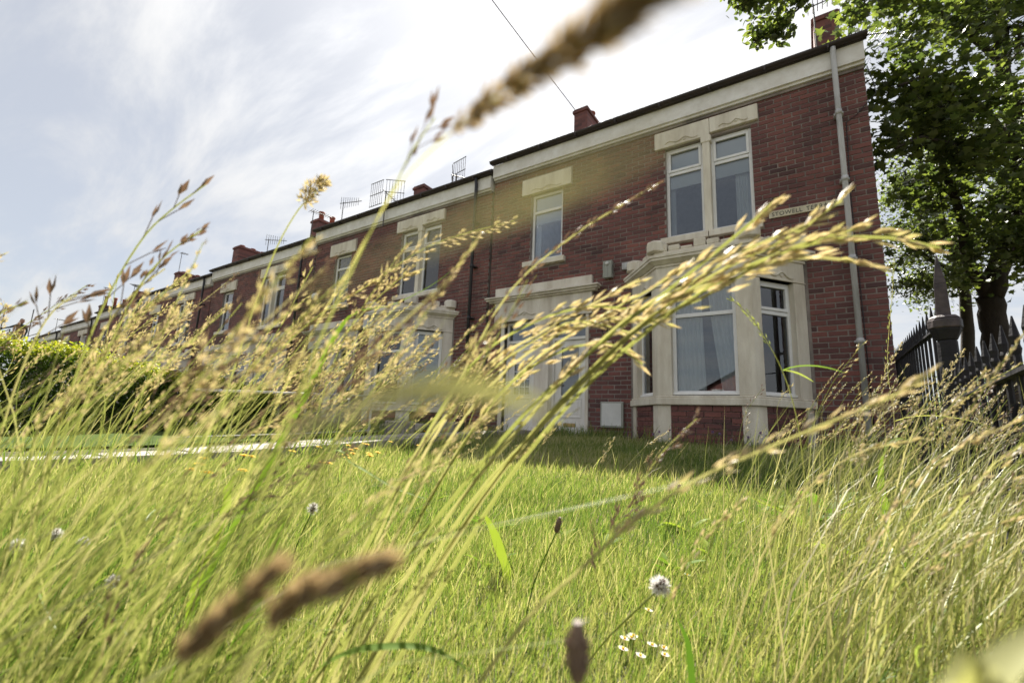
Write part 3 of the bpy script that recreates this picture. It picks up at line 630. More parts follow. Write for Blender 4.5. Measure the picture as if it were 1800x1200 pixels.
# ------------------------------------------------------------------ television aerials
def aerial(label, base, height, kind, rot, sc=1.0):
    t = thing('tv_aerial', label, 'aerial', base, 'television aerials on the roofs'); b = MB(); b.tube([(0, 0, 0), (0, 0, height)], .016, 6); link('mast', b.mesh('mast', M_METAL), t)
    q = link('boom', MB().tube([(-.15 * sc, 0, height - .05), (.75 * sc, 0, height - .02)], .014, 6).mesh('boom', M_METAL), t, rot=(0, 0, rot))
    if kind == 'grid':
        for sgn in (-1, 1):
            g = MB(); ang = sgn * rad(62)
            for k in range(7): y = .06 + k * .075; g.tube([(-.12 + y * .35, sgn * y, height - .42), (-.12 + y * .35, sgn * y, height + .28)], .006, 5)
            for z in (-.42, -.08, .28): g.tube([(-.12, sgn * .03, height + z), (-.12 + .53 * .35, sgn * .53, height + z)], .011, 5)
            link('reflector_grid', g.mesh('reflector_grid', M_METAL), t, rot=(0, 0, rot))
        for k in range(6): link('dipole', MB().tube([(.05 + k * .11, -.10, height - .04), (.05 + k * .11, .10, height - .04)], .006, 5).mesh('dipole', M_METAL), t, rot=(0, 0, rot))
    else:
        for k in range(9):
            ln = .24 - .012 * k; v = kind == 'vertical'
            p0, p1 = ((-.1 + k * .09) * sc, -ln, height - .035), ((-.1 + k * .09) * sc, ln, height - .035)
            if v: p0, p1 = (p0[0], 0, height - .035 - ln), (p1[0], 0, height - .035 + ln)
            link('dipole', MB().tube([p0, p1], .008, 5).mesh('dipole', M_METAL), t, rot=(0, 0, rot))
    return t
def at_plane(x, y, Y):
    d = FWD + RT * ((x - 900) / FPX) + UP * ((600 - y) / FPX); return EYE + d * (Y / d.y)
def aer(label, px, ytop, ybot, Y, kind, rot, sc=1.0):
    a = at_plane(px, ybot, Y); c = at_plane(px, ytop, Y); aerial(label, (a.x, a.y, a.z), c.z - a.z, kind, rot, sc)
aer('folding grid television aerial on a mast above the white eaves', 673, 338, 398, 7.72, 'grid', rad(110))
aer('grid television aerial tilted against its neighbour chimney', 800, 308, 345, 8.6, 'grid', rad(60))
aer('slim upright television aerial between chimney and grid aerial', 599, 357, 400, 9.5, 'vertical', rad(20))
aer('small thin television aerial beside the chimney with two red pots', 546, 372, 415, 9.5, 'yagi', rad(80))
aer('dark upright aerial beside the long brick chimney', 467, 422, 460, 9.5, 'vertical', rad(40))
aer('whip aerial on the far brick chimney', 312, 447, 490, 11, 'yagi', rad(90), .5)
aer('arrow shaped aerial at the far roof step', 231, 502, 535, 9, 'yagi', rad(150))
aer('low aerial above the farthest eaves', 93, 563, 600, 9, 'yagi', rad(120))
aer('aerial beside the red chimney pots of the far roof', 178, 508, 545, 9.5, 'yagi', rad(60), .6)
aer('tall thin aerial above the end house chimney under the leaves', 1436, 5, 85, 10.8, 'yagi', rad(0))
aer('aerial with long boom on the corner chimney', 1503, 60, 90, 10.8, 'yagi', rad(25))

# ------------------------------------------------------------------ garden path, kerbs and the neighbour's plot
path = link('path', MB().box(-5.27, -4.27, -3, 7.6, -.06, -.02).mesh('path', M_CONC), kind='structure')
pm = path.data
for v in pm.vertices: v.co.z += G(v.co.x, v.co.y) - .04
for r in range(17):
    for c in range(2):
        x0 = -5.25 + c * .49; y0 = -2.9 + r * .61; b = MB().box(0, .475, 0, .595, 0, .045)
        o = link('paving_slab', cached('slab', lambda: b.mesh('paving_slab', M_CONC)), path, (x0, y0, G(x0 + .25, y0 + .3) + random.uniform(-.006, .012)), (math.atan((G(x0, y0 + .6) - G(x0, y0)) / .6), 0, 0)); 
        if (r + c) % 1 == 0: bevel(o, .008)
for k in range(12):
    y0 = -2.5 + k * .92; o = link('kerb_stone', cached('kerb', lambda: bevel_mesh()) if False else cached('kerbm', lambda: MB().box(0, .1, 0, .9, -.1, .10).mesh('kerb_stone', M_CONC)), None, (-4.22, y0, G(-4.2, y0 + .4) ), (math.atan((G(-4.5, y0 + .9) - G(-4.5, y0)) / .9), 0, 0),
        label='pale concrete kerb stone edging the garden path beside the lawn', category='kerb stone', group='kerb stones along the garden path'); bevel(o, .012)
tf = MB(); n = 24
tv = [(-6.3 - 6.2 * i / n, -1.0 + 8.2 * j / n) for i in range(n + 1) for j in range(n + 1)]
tf.add([(x, y, G(x, y) + .03) for x, y in tv], [(i * (n + 1) + j, i * (n + 1) + j + 1, (i + 1) * (n + 1) + j + 1, (i + 1) * (n + 1) + j) for i in range(n) for j in range(n)])
link('lawn', tf.mesh('lawn', M_TURF), kind='structure')
for i, (x, y, sx, sy, hh) in enumerate(((-6.05, 5.6, .5, .3, .22), (-6.6, 6.4, .7, .35, .16), (-5.9, 6.6, .45, .3, .2), (-7.4, 6.9, .9, .3, .14))):
    b = MB().prism([(-sx / 2, -sy / 2), (sx * .45, -sy / 2 + .02), (sx / 2, sy * .4), (-sx * .4, sy / 2)], -.05, hh)
    o = bevel(link('stone_block', b.mesh('stone_block', M_CONC), None, (x, y, G(x, y)), (0, 0, .2 * i)), .03)
    o['label'] = ('grey stone block beside the handrail post', 'long low stone block in front of the slatted bay', 'grey stone block among weeds near the black drainpipe', 'low stone step below the slatted bay window')[i]; o['category'] = 'stone block'
# handrail between the gardens
hr = thing('handrail', 'thin white handrail with a low wire between the two front gardens', 'railing', (-6.2, 2.4, G(-6.2, 2.4)))
def hl(p): return (p[0] + 6.2, p[1] - 2.4, p[2] - hr.location.z)
P0, P1 = Vector((-6.2, 2.45, .68)), Vector((-6.2, 5.6, .80))
link('top_rail', MB().tube([hl(P0), hl(P1)], .017, 8).mesh('top_rail', M_GALV, smooth=True), hr)
link('lower_wire', MB().tube([hl((-6.2, 2.3, .12)), hl((-6.2, 3.7, .16)), hl((-6.2, 5.1, .22))], .008, 6).mesh('lower_wire', M_GALV), hr)
for y, zt in ((5.06, .785), (2.5, .30)): link('post', MB().tube([hl((-6.2, y, G(-6.2, y) - .1)), hl((-6.2, y, zt))], .02, 8).mesh('post', M_GALV if y > 3 else M_IRON, smooth=True), hr)
msh = MB()
for k in range(14): y = 4.0 + k * .12; msh.tube([hl((-6.2, y, G(-6.2, y))), hl((-6.2, y, .42))], .0025, 4)
for k in range(4): z = .2 + k * .07; msh.tube([hl((-6.2, 4.0, z)), hl((-6.2, 5.6, z + .02))], .0025, 4)
link('wire_mesh', msh.mesh('wire_mesh', M_METAL), hr)

# ------------------------------------------------------------------ iron railings on the right
def fl(Y): return .57 + .073 * (Y - 3.15)
rl = thing('iron_railings', 'black iron railings with spiked pickets running from gatepost to house corner', 'railings', (fl(3.3), 3.3, G(.6, 3.3)))
rn = thing('iron_railings', 'low black iron railings with dark boards behind, on a stone kerb', 'railings', (fl(3.0), 3.0, G(.6, 3.0)))
def rails(root, Ya, Yb, top, step, big):
    ox, oy, oz = root.location; n = int(abs(Yb - Ya) / step)
    def pk(h):
        b = MB(); b.tube([(0, 0, -.05), (0, 0, h - .13)], .0085, 6); b.lathe([(.009, h - .14), (.012, h - .12), (.009, h - .105), (.012, h - .075), (.002, h)], 6); return b.mesh('picket', M_IRON)
    pm_ = pk(1.0)
    for i in range(n):
        Y = Ya + (Yb - Ya) * (i + .5) / n; X = fl(Y); z = G(X, Y); o = link('picket', pm_, root, (X - ox, Y - oy, z - oz)); o.scale = (1, 1, top(Y) - z)
    for dz in (-.17, None):
        f = lambda Y: (top(Y) + dz) if dz else G(fl(Y), Y) + .1
        b = MB(); p, q = (fl(Ya) - ox, Ya - oy, f(Ya) - oz), (fl(Yb) - ox, Yb - oy, f(Yb) - oz)
        b.add([(p[0] - .02, p[1], p[2]), (p[0] + .02, p[1], p[2]), (p[0] + .02, p[1], p[2] + .012), (p[0] - .02, p[1], p[2] + .012), (q[0] - .02, q[1], q[2]), (q[0] + .02, q[1], q[2]), (q[0] + .02, q[1], q[2] + .012), (q[0] - .02, q[1], q[2] + .012)],
              [(0, 1, 2, 3), (7, 6, 5, 4), (0, 4, 5, 1), (1, 5, 6, 2), (2, 6, 7, 3), (3, 7, 4, 0)])
        link('rail', b.mesh('rail', M_IRON), root)
rails(rl, 3.28, 9.2, lambda Y: EYE.z + .75 + .09 * (Y - 3.15), .25, True)
rails(rn, .35, 3.05, lambda Y: EYE.z + .355, .14, False)
bp_ = MB(); ox, oy, oz = rn.location
for k in range(22):
    Y0 = .45 + k * .118; Y1 = Y0 + .108; zt = EYE.z + .12; b = MB()
    b.add([(fl(Y) + .03 + dx_ - ox, Y - oy, z - oz) for z in (.02, zt) for Y, dx_ in ((Y0, 0), (Y1, 0), (Y1, .016), (Y0, .016))], [(0, 1, 2, 3), (7, 6, 5, 4), (0, 4, 5, 1), (1, 5, 6, 2), (2, 6, 7, 3), (3, 7, 4, 0)])
    link('screen_board', b.mesh('screen_board', M_IRON), rn)
gp = thing('gatepost', 'stout black iron gatepost with chipped paint and a pointed finial', 'gatepost', (fl(3.15), 3.15, G(.57, 3.15)))
zb = EYE.z - gp.location.z
def ngon(r, n, a0=0): return [(r * math.cos(a0 + 2 * math.pi * k / n), r * math.sin(a0 + 2 * math.pi * k / n)) for k in range(n)]
bevel(link('shaft', MB().prism(ngon(.050, 8), -.1, zb + .50, ngon(.042, 8)).prism(ngon(.06, 8), -.05, .25).prism(ngon(.042, 8), zb + .50, zb + .56, ngon(.068, 8)).mesh('shaft', M_IRON), gp), .006)
bevel(link('cap', MB().prism(ngon(.070, 8), zb + .56, zb + .61).prism(ngon(.070, 8), zb + .61, zb + .63, ngon(.052, 8)).mesh('cap', M_IRONW), gp), .008)
bevel(link('finial', MB().prism(ngon(.040, 4, .6), zb + .63, zb + .80, ngon(.034, 4, .6)).prism(ngon(.034, 4, .6), zb + .80, zb + .96, ngon(.004, 4, .6)).mesh('finial', M_IRONW), gp), .004)
kb = link('kerb', MB().box(-.14, .16, 0, 2.9, -.2, .05).mesh('kerb', M_CONC), None, (fl(1.7), .25, 0.0), (0, 0, -math.atan(.073)), label='worn stone kerb carrying the low iron railings', category='kerb'); bevel(kb, .02)

# ------------------------------------------------------------------ foliage helpers
def leaf_cloud(P, size, nrm_jit=1.0, shape='oval', up=.35, var=None, droop=0):
    """leaves at points P -> arrays for np_mesh"""
    n = len(P)
    if shape == 'oval': T = np.array([(0, -.5), (.26, -.18), (.24, .15), (0, .5), (-.24, .15), (-.26, -.18)])
    elif shape == 'maple': T = np.array([(0, -.42), (.22, -.30), (.50, -.22), (.30, -.02), (.52, .22), (.20, .20), (0, .58), (-.20, .20), (-.52, .22), (-.30, -.02), (-.50, -.22), (-.22, -.30)])
    else: T = np.array([(0, -.5), (.18, 0), (0, .5), (-.18, 0)])
    m = len(T)
    nv = rng.normal(0, 1, (n, 3)) * nrm_jit; nv[:, 2] = np.abs(nv[:, 2]) + up; nv /= np.linalg.norm(nv, axis=1)[:, None]
    a = rng.normal(0, 1, (n, 3)); a[:, 2] -= droop; a -= nv * (a * nv).sum(1)[:, None]; a /= np.linalg.norm(a, axis=1)[:, None]
    b = np.cross(nv, a); sz = (size * rng.uniform(.65, 1.25, n))[:, None, None]
    fold = (np.abs(T[:, 0]) * .35)[None, :, None]
    V = P[:, None, :] + sz * (T[None, :, 0:1] * b[:, None, :] + T[None, :, 1:2] * a[:, None, :] + fold * nv[:, None, :])
    if shape == 'maple':
        V = np.concatenate([P[:, None, :], V], 1); k = np.arange(n)[:, None] * (m + 1)
        tri = np.concatenate([np.stack([k[:, 0], k[:, 0] + 1 + i, k[:, 0] + 1 + (i + 1) % m], 1) for i in range(m)]); quad = np.zeros((0, 4), int); mm = m + 1
    elif m == 6:
        k = np.arange(n) * 6; tri = np.zeros((0, 3), int); quad = np.concatenate([np.stack([k, k + 1, k + 2, k + 3], 1), np.stack([k, k + 3, k + 4, k + 5], 1)]); mm = 6
    else:
        k = np.arange(n) * 4; tri = np.zeros((0, 3), int); quad = np.stack([k, k + 1, k + 2, k + 3], 1); mm = 4
    v = rng.uniform(0, 1, n) if var is None else var
    return V.reshape(-1, 3), tri, quad, np.repeat(v, mm)
def tree(label, base, limbs, leafspec, name='tree', twig=1.0):
    """limbs: list of (points, r0, r1, leafy fraction). Side branches and twigs grow along each limb; leaves sit round the twigs"""
    t = thing(name, label, 'tree', base); b = MB(); pts = []; B = Vector(base)
    for (pl, r0, r1, fr, spread, nb) in limbs:
        pl = [Vector(p) - B for p in pl]; fine = []
        for i in range(len(pl) - 1):
            for k in range(5): fine.append(pl[i].lerp(pl[i + 1], k / 5) + Vector((random.gauss(0, 1), random.gauss(0, 1), random.gauss(0, 1))) * r0 * .12)
        fine.append(pl[-1]); n = len(fine)
        b.tube(fine, [r0 + (r1 - r0) * (i / (n - 1)) ** .8 for i in range(n)], 9)
        for q in range(nb):
            f = fr + (1 - fr) * random.random(); p = fine[min(n - 1, int(f * (n - 1)))]
            d = Vector((random.gauss(0, 1), random.gauss(0, 1), random.gauss(.1, .55))).normalized(); L_ = spread * random.uniform(.45, 1.1) * (1.15 - .45 * f)
            br = [p]; dd = d.copy()
            for k in range(6): dd = (dd + Vector((random.gauss(0, .22), random.gauss(0, .22), random.gauss(-.04, .2)))).normalized(); br.append(br[-1] + dd * L_ / 6)
            rb = max(.008, r1 * .5); b.tube(br, [rb * (1 - .13 * k) for k in range(7)], 5, False)
            for k in range(1, 7):
                for u in range(3):
                    e = br[k]; d2 = (dd + Vector((random.gauss(0, 1), random.gauss(0, 1), random.gauss(-.1, .6)))).normalized(); l2 = L_ * .32 * random.uniform(.4, 1.1) * twig
                    b.tube([e, e + d2 * l2 * .5, e + d2 * l2 - Vector((0, 0, l2 * .12))], [rb * .35, rb * .25, .003], 4, False)
                    for s_ in np.linspace(.15, 1, leafspec['per']): pts.append(e + d2 * l2 * s_ + Vector((random.gauss(0, 1), random.gauss(0, 1), random.gauss(0, .7))) * leafspec['jit'])
    link('trunk', b.mesh('trunk', leafspec.get('bark', M_BARK), smooth=True), t)
    P = np.array([tuple(p) for p in pts]); V, tr_, qd, va = leaf_cloud(P, leafspec['size'], shape=leafspec['shape'], up=leafspec.get('up', .4), droop=leafspec.get('droop', 0))
    link('crown', np_mesh('crown', V, tr_, qd, va, leafspec['mat']), t, kind='stuff')
    return t, len(P)
def gp_(x, y, d): return tuple(pix(x, y, d))
# maple behind the corner of the house
Bm = (2.95, 11.6, G(2.95, 11.6))
fork = pix(1738, 520, 9.0); 
mp_l = dict(size=.14, shape='maple', mat=M_LEAFM, per=4, jit=.17, up=.8)
print('maple', tree('tall sycamore with big lobed leaves behind the house corner', (pix(1752, 640, 9).x, pix(1752, 640, 9).y, G(3, 11.5)),
    [([(pix(1752, 640, 9).x, pix(1752, 640, 9).y, G(3, 11.5) - .2), gp_(1755, 600, 9), gp_(1738, 520, 9)], .26, .2, 2, 1, 0),
     ([gp_(1738, 520, 9), gp_(1770, 430, 9), gp_(1795, 300, 8.8), gp_(1775, 150, 8.6), gp_(1745, 0, 8.4), gp_(1730, -180, 8.2)], .2, .07, .35, 2.3, 40),
     ([gp_(1738, 520, 9), gp_(1705, 470, 9), gp_(1690, 380, 8.8), gp_(1650, 260, 8.4), gp_(1620, 120, 8.0)], .13, .03, .45, 1.5, 18),
     ([gp_(1785, 260, 8.7), gp_(1720, 180, 8.0), gp_(1640, 130, 7.4), gp_(1580, 150, 7.0)], .06, .015, .15, 1.15, 16),
     ([gp_(1770, 120, 8.6), gp_(1680, 40, 8.0), gp_(1590, -10, 7.4), gp_(1510, 0, 7.0)], .07, .015, .2, 1.15, 17),
     ([gp_(1795, 300, 8.8), gp_(1700, 260, 8.0), gp_(1620, 240, 7.4), gp_(1575, 260, 7.2)], .05, .012, .2, .95, 13),
     ([gp_(1790, 330, 8.8), gp_(1860, 330, 8.2), gp_(1900, 300, 8.0)], .07, .02, .2, 1.5, 16),
     ([gp_(1780, 420, 9), gp_(1790, 410, 8.2), gp_(1780, 440, 7.6)], .05, .015, .3, 1.1, 14)], mp_l)[1])
sm_l = dict(size=.085, shape='oval', mat=M_LEAFS, per=6, jit=.14, up=.4)
print('small', tree('rounded small leaved tree beside the gable wall', (pix(1690, 700, 11).x, pix(1690, 700, 11).y, -.2),
    [([tuple(pix(1690, 700, 11) - Vector((0, 0, .6))), gp_(1700, 580, 11), gp_(1690, 480, 11)], .16, .1, 2, 1, 0),
     ([gp_(1690, 480, 11), gp_(1660, 400, 11), gp_(1640, 320, 11), gp_(1640, 250, 11)], .1, .02, .2, 1.3, 34),
     ([gp_(1690, 480, 11), gp_(1640, 460, 11), gp_(1600, 430, 11), gp_(1575, 400, 11)], .07, .02, .2, .95, 28),
     ([gp_(1700, 500, 11), gp_(1650, 500, 10.5), gp_(1600, 500, 10.4)], .06, .015, .2, .8, 22),
     ([gp_(1690, 480, 11), gp_(1740, 400, 11.5), gp_(1760, 330, 11.5)], .09, .02, .2, 1.5, 28),
     ([gp_(1650, 380, 11), gp_(1600, 330, 11), gp_(1590, 300, 11)], .06, .02, .2, .85, 22)], sm_l)[1])
ov_l = dict(size=.075, shape='oval', mat=M_LEAFM, per=3, jit=.06, up=.7, droop=.8)
tb = Vector((3.3, 4.4, G(3.3, 4.4)))
print('near', tree('street tree with oval leaves whose branch overhangs the corner roof', tuple(tb),
    [([tuple(tb - Vector((0, 0, .2))), tuple(tb + Vector((.05, .05, 2))), tuple(tb + Vector((0, 0, 4.4)))], .2, .14, 2, 1, 0),
     ([tuple(tb + Vector((0, 0, 4.4))), tuple(tb + Vector((.3, .3, 6))), tuple(tb + Vector((.2, .3, 7.5)))], .13, .03, .3, 1.4, 16),
     ([tuple(tb + Vector((0, 0, 4.2))), gp_(1760, -330, 4.2), gp_(1620, -190, 4.6), gp_(1530, -110, 4.7), gp_(1470, -60, 4.6)], .09, .01, .7, .3, 5),
     ([gp_(1560, -120, 4.65), gp_(1470, -60, 4.6), gp_(1400, -10, 4.5), gp_(1320, -5, 4.5), gp_(1295, 15, 4.5)], .022, .005, .35, .26, 9),
     ([gp_(1470, -60, 4.6), gp_(1410, 10, 4.5), gp_(1370, 45, 4.5), gp_(1322, 75, 4.5)], .016, .004, .45, .2, 7)], ov_l, twig=.8)[1])
def bush(name, label, cat, base, rx, ry, rz, n, size, m, shape='oval', group=None, core=True):
    t = thing(name, label, cat, base, group); 
    st = MB()
    for k in range(7):
        a = random.uniform(0, 6.28); st.tube([(0, 0, -.05), (.3 * rx * math.cos(a), .3 * ry * math.sin(a), rz * .7), (.7 * rx * math.cos(a), .7 * ry * math.sin(a), rz * 1.4)], [.03, .02, .006], 5)
    link('stem', st.mesh('stem', M_BARK), t)
    d = rng.normal(0, 1, (n, 3)); d /= np.linalg.norm(d, axis=1)[:, None]; r = rng.uniform(.35, 1, n) ** .45
    lump = 1 + .18 * np.sin(d[:, 0] * 5 + 1) * np.sin(d[:, 1] * 6) + .12 * np.sin(d[:, 2] * 9)
    P = d * (r * lump)[:, None] * np.array([rx, ry, rz]) + np.array([0, 0, rz]); P = P[P[:, 2] > -.02]
    link('foliage', np_mesh('foliage', *leaf_cloud(P, size, shape=shape), m), t, kind='stuff'); return t
q = pix(1765, 600, 13); bush('bush', 'pale green bush beyond the railings under the sycamore', 'bush', (q.x, q.y, -.5), 2.2, 1.6, 1.5, 7000, .12, M_HEDGE)
q = pix(1640, 720, 16); bush('bush', 'dark low bush behind the far end of the railings', 'bush', (q.x, q.y, -.7), 2.0, 1.5, .8, 4000, .12, M_LEAFS)

# hedge on the left
hd = thing('hedge', 'clipped hedge with yellow green tips beside the neighbouring garden', 'hedge', (-13.6, 4, G(-13.6, 4)))
def hedge_top(y): return 1.72 - .12 * (y - 1.0) + .04 * np.sin(y * 5) + .04 * np.sin(y * 2.3 + 1)
n = 42000; yy = rng.uniform(-1.5, 7.3, n); face = rng.random(n); zt = hedge_top(yy); base_z = gz(-13.6 + 0 * yy, yy)
xx = np.where(face < .55, .62 + rng.normal(0, .07, n), rng.uniform(-.6, .62, n)); zz = np.where(face < .55, base_z + (zt - base_z) * rng.uniform(0, 1, n), zt + rng.normal(0, .06, n))
spr = rng.random(n) < .05; zz = np.where(spr, zt + rng.uniform(0, .18, n), zz)
xx = xx + .12 * np.sin(yy * 3.1) * np.sin(zz * 4)
P = np.stack([xx, yy - 4, zz - hd.location.z], 1)
va = np.clip(rng.uniform(0, .5, n) + np.clip((zz - zt + .34) / .34, 0, 1) * rng.uniform(.3, .75, n), 0, 1)  # yellow growing tips, with the sunlit top also painted into the leaf colour
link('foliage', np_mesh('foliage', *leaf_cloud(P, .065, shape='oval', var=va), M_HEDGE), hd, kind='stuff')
hb = MB()
for k in range(28):
    y = -1.3 + k * .31; hb.tube([(random.uniform(-.2, .2), y - 4, G(-13.6, y) - hd.location.z - .05), (random.uniform(-.3, .3), y - 4 + random.uniform(-.1, .1), .8), (random.uniform(-.4, .4), y - 4 + random.uniform(-.2, .2), float(hedge_top(y)) - hd.location.z - .15)], [.025, .02, .008], 5)
link('branches', hb.mesh('branches', M_BARK), hd, kind='stuff')
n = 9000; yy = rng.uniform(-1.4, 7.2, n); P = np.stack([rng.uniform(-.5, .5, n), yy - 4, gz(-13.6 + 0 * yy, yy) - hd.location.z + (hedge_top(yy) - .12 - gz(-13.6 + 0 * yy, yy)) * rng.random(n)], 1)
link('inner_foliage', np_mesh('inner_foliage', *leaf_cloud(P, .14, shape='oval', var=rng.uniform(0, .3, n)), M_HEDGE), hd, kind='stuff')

# ------------------------------------------------------------------ scaffold and the person on it, far left
sc_p = pix(34, 575, 25.0); sx, sy_ = sc_p.x, sc_p.y; sg = G(sx, sy_); deck = pix(34, 608, 25.0).z - .30
sf = thing('scaffold', 'light scaffold platform with guard rails beyond the hedge', 'scaffold', (sx, sy_, sg))
for i, (a, b_) in enumerate(((-1.3, -.5), (1.3, -.5), (-1.3, .6), (1.3, .6))): link('upright', MB().tube([(a, b_, 0), (a, b_, deck - sg + (2.6 if a < 0 else 1.0))], .024, 8).mesh('upright', M_METAL), sf)
for z in (.55, 1.0):
    for y in (-.5, .6): link('guard_rail', MB().tube([(-1.9, y, deck - sg + z), (1.3, y, deck - sg + z)], .022, 8).mesh('guard_rail', M_METAL), sf)
for k in range(4): link('deck_board', MB().box(-1.5, 1.5, -.48 + k * .26, -.25 + k * .26, deck - sg - .04, deck - sg).mesh('deck_board', M_BARK), sf)
def skin_body(name, verts, edges, radii, m, parent, loc):
    me = bpy.data.meshes.new(name); me.from_pydata(verts, edges, []); me.materials.append(m); o = link(name, me, parent, loc)
    md = o.modifiers.new('skin', 'SKIN')
    for i, r in enumerate(radii): me.skin_vertices[0].data[i].radius = r if isinstance(r, tuple) else (r, r)
    me.skin_vertices[0].data[0].use_root = True
    sb = o.modifiers.new('sub', 'SUBSURF'); sb.levels = 1; sb.render_levels = 2; return o
pe = thing('person', 'person in dark shirt and brown vest standing on the scaffold, one arm out', 'person', (sx + .05, sy_ + .05, deck), rot=(0, 0, rad(65)))
V_ = [(0, 0, .95), (0, 0, 1.15), (0, 0, 1.36), (0, 0, 1.48), (0, -.01, 1.56),
      (.19, 0, 1.40), (.27, 0, 1.14), (.25, -.08, .90), (.25, -.10, .82),
      (-.19, 0, 1.40), (-.42, -.08, 1.24), (-.66, -.16, 1.16), (-.74, -.18, 1.14),
      (.10, 0, .86), (.12, 0, .48), (.12, .02, .08), (.13, -.14, .04), (-.10, 0, .86), (-.13, 0, .48), (-.14, .02, .08), (-.15, -.14, .04)]
E_s = [(0, 1), (1, 2), (2, 3), (3, 4), (2, 5), (5, 6), (6, 7), (7, 8), (2, 9), (9, 10), (10, 11), (11, 12), (0, 13), (13, 14), (14, 15), (15, 16), (0, 17), (17, 18), (18, 19), (19, 20)]
R_ = [(.15, .11), (.14, .10), (.17, .11), .06, .055, .075, .05, .04, .03, .075, .05, .04, .03, .09, .065, .05, .045, .09, .065, .05, .045]
body = skin_body('body', V_, E_s, R_, M_CLOTH, pe, (0, 0, 0))
hm = MB(); hm.lathe([(.03, 1.52), (.07, 1.55), (.088, 1.62), (.092, 1.69), (.08, 1.75), (.045, 1.785), (.01, 1.79)], 14, (0, 0, 0))
hm.add([(-.018, -.085, 1.63), (.018, -.085, 1.63), (0, -.115, 1.635), (0, -.09, 1.68)], [(0, 1, 2), (0, 2, 3), (1, 3, 2)])
for s_ in (-1, 1): hm.lathe([(.012, -.03), (.022, 0), (.012, .03)], 6, (s_ * .092, .005, 1.65))
link('head', hm.mesh('head', M_SKIN, smooth=True), pe)
link('hair', MB().lathe([(.094, 1.69), (.099, 1.71), (.088, 1.76), (.05, 1.80), (.01, 1.805)], 14, (0, .012, 0)).mesh('hair', M_HAIR, smooth=True), pe)
def hand(cx, cy_, cz, dirv):
    b = MB(); d = Vector(dirv).normalized(); s_ = d.cross(Vector((0, 0, 1))).normalized(); c = Vector((cx, cy_, cz)); b.tube([c, c + d * .05, c + d * .09], [.028, .036, .03], 6)
    for k, l in enumerate((.07, .08, .075, .06)): o_ = c + d * .085 + s_ * (.022 - .0147 * k); b.tube([o_, o_ + d * l * .5, o_ + d * l * .85 - Vector((0, 0, .02))], [.009, .008, .006], 5)
    b.tube([c + d * .03 + s_ * .03, c + d * .07 + s_ * .06], [.011, .008], 5); return b
for c_, d_ in (((.25, -.10, .83), (0, -.2, -1)), ((-.72, -.175, 1.145), (-1, -.2, -.1))): link('hand', hand(*c_, d_).mesh('hand', M_SKIN, smooth=True), pe)
link('vest', MB().prism([(-.17, -.12), (.17, -.12), (.18, .12), (-.18, .12)], .93, 1.36, [(-.15, -.115), (.15, -.115), (.15, .115), (-.15, .115)]).mesh('vest', M_HIVIS), pe)
link('trousers', MB().lathe([(.075, .1), (.09, .5), (.11, .88)], 10, (.11, 0, 0)).lathe([(.075, .1), (.09, .5), (.11, .88)], 10, (-.12, 0, 0)).mesh('trousers', M_TROU, smooth=True), pe)
ro = thing('pole', 'long thin pole held by the person on the scaffold', 'pole', (sx - .3, sy_ - .6, deck + 1.1))
link('shaft', MB().tube([(-1.4, -.6, -.35), (.0, 0, 0.02), (.35, .15, .1)], .02, 6).mesh('shaft', M_METAL), ro)
link('grip', MB().tube([(-.05, -.02, 0.0), (.1, .04, .05)], .03, 6).mesh('grip', M_IRON), ro)

# ------------------------------------------------------------------ houses across the street, seen only in the window glass
def far_side(label, x, wd, ridge):
    t = thing('street_house', label, 'house', (x, -36, -.1), 'houses across the street'); hh = ridge - 2.2
    link('wall', MB().box(-wd / 2, wd / 2, -7, 0, -.3, hh).add([(-wd / 2, 0, hh), (wd / 2, 0, hh), (0, 0, ridge)], [(0, 1, 2)]).mesh('wall', M_BRICK), t)
    rfm = MB()
    for s_ in (-1, 1): rfm.add([(s_ * (wd / 2 + .3), .25, hh - .15), (0, .25, ridge + .1), (0, -7.2, ridge + .1), (s_ * (wd / 2 + .3), -7.2, hh - .15)], [(0, 1, 2, 3)])
    rf_ = link('roof', rfm.mesh('roof', M_ROOF), t); link('chimney', MB().box(wd * .2, wd * .2 + .7, -2, -1.2, hh, ridge + 1.1).mesh('chimney', M_BRICK), rf_)
    for a in (-wd * .25, wd * .25):
        for z in (.9, 3.3):
            w_ = link('window', MB().box(a - .55, a + .55, -.02, .05, z, z + 1.35).mesh('window', M_UPVC), t); link('pane', MB().box(a - .48, a + .48, .05, .06, z + .07, z + 1.28).mesh('pane', M_DARK), w_)
far_side('gabled brick house across the street from the end house', 6, 7.5, 7.2)
far_side('gabled brick house across the street, opposite the bay', -6.5, 8, 6.6)
far_side('gabled brick house across the street, farther along', -19, 8, 6.6)

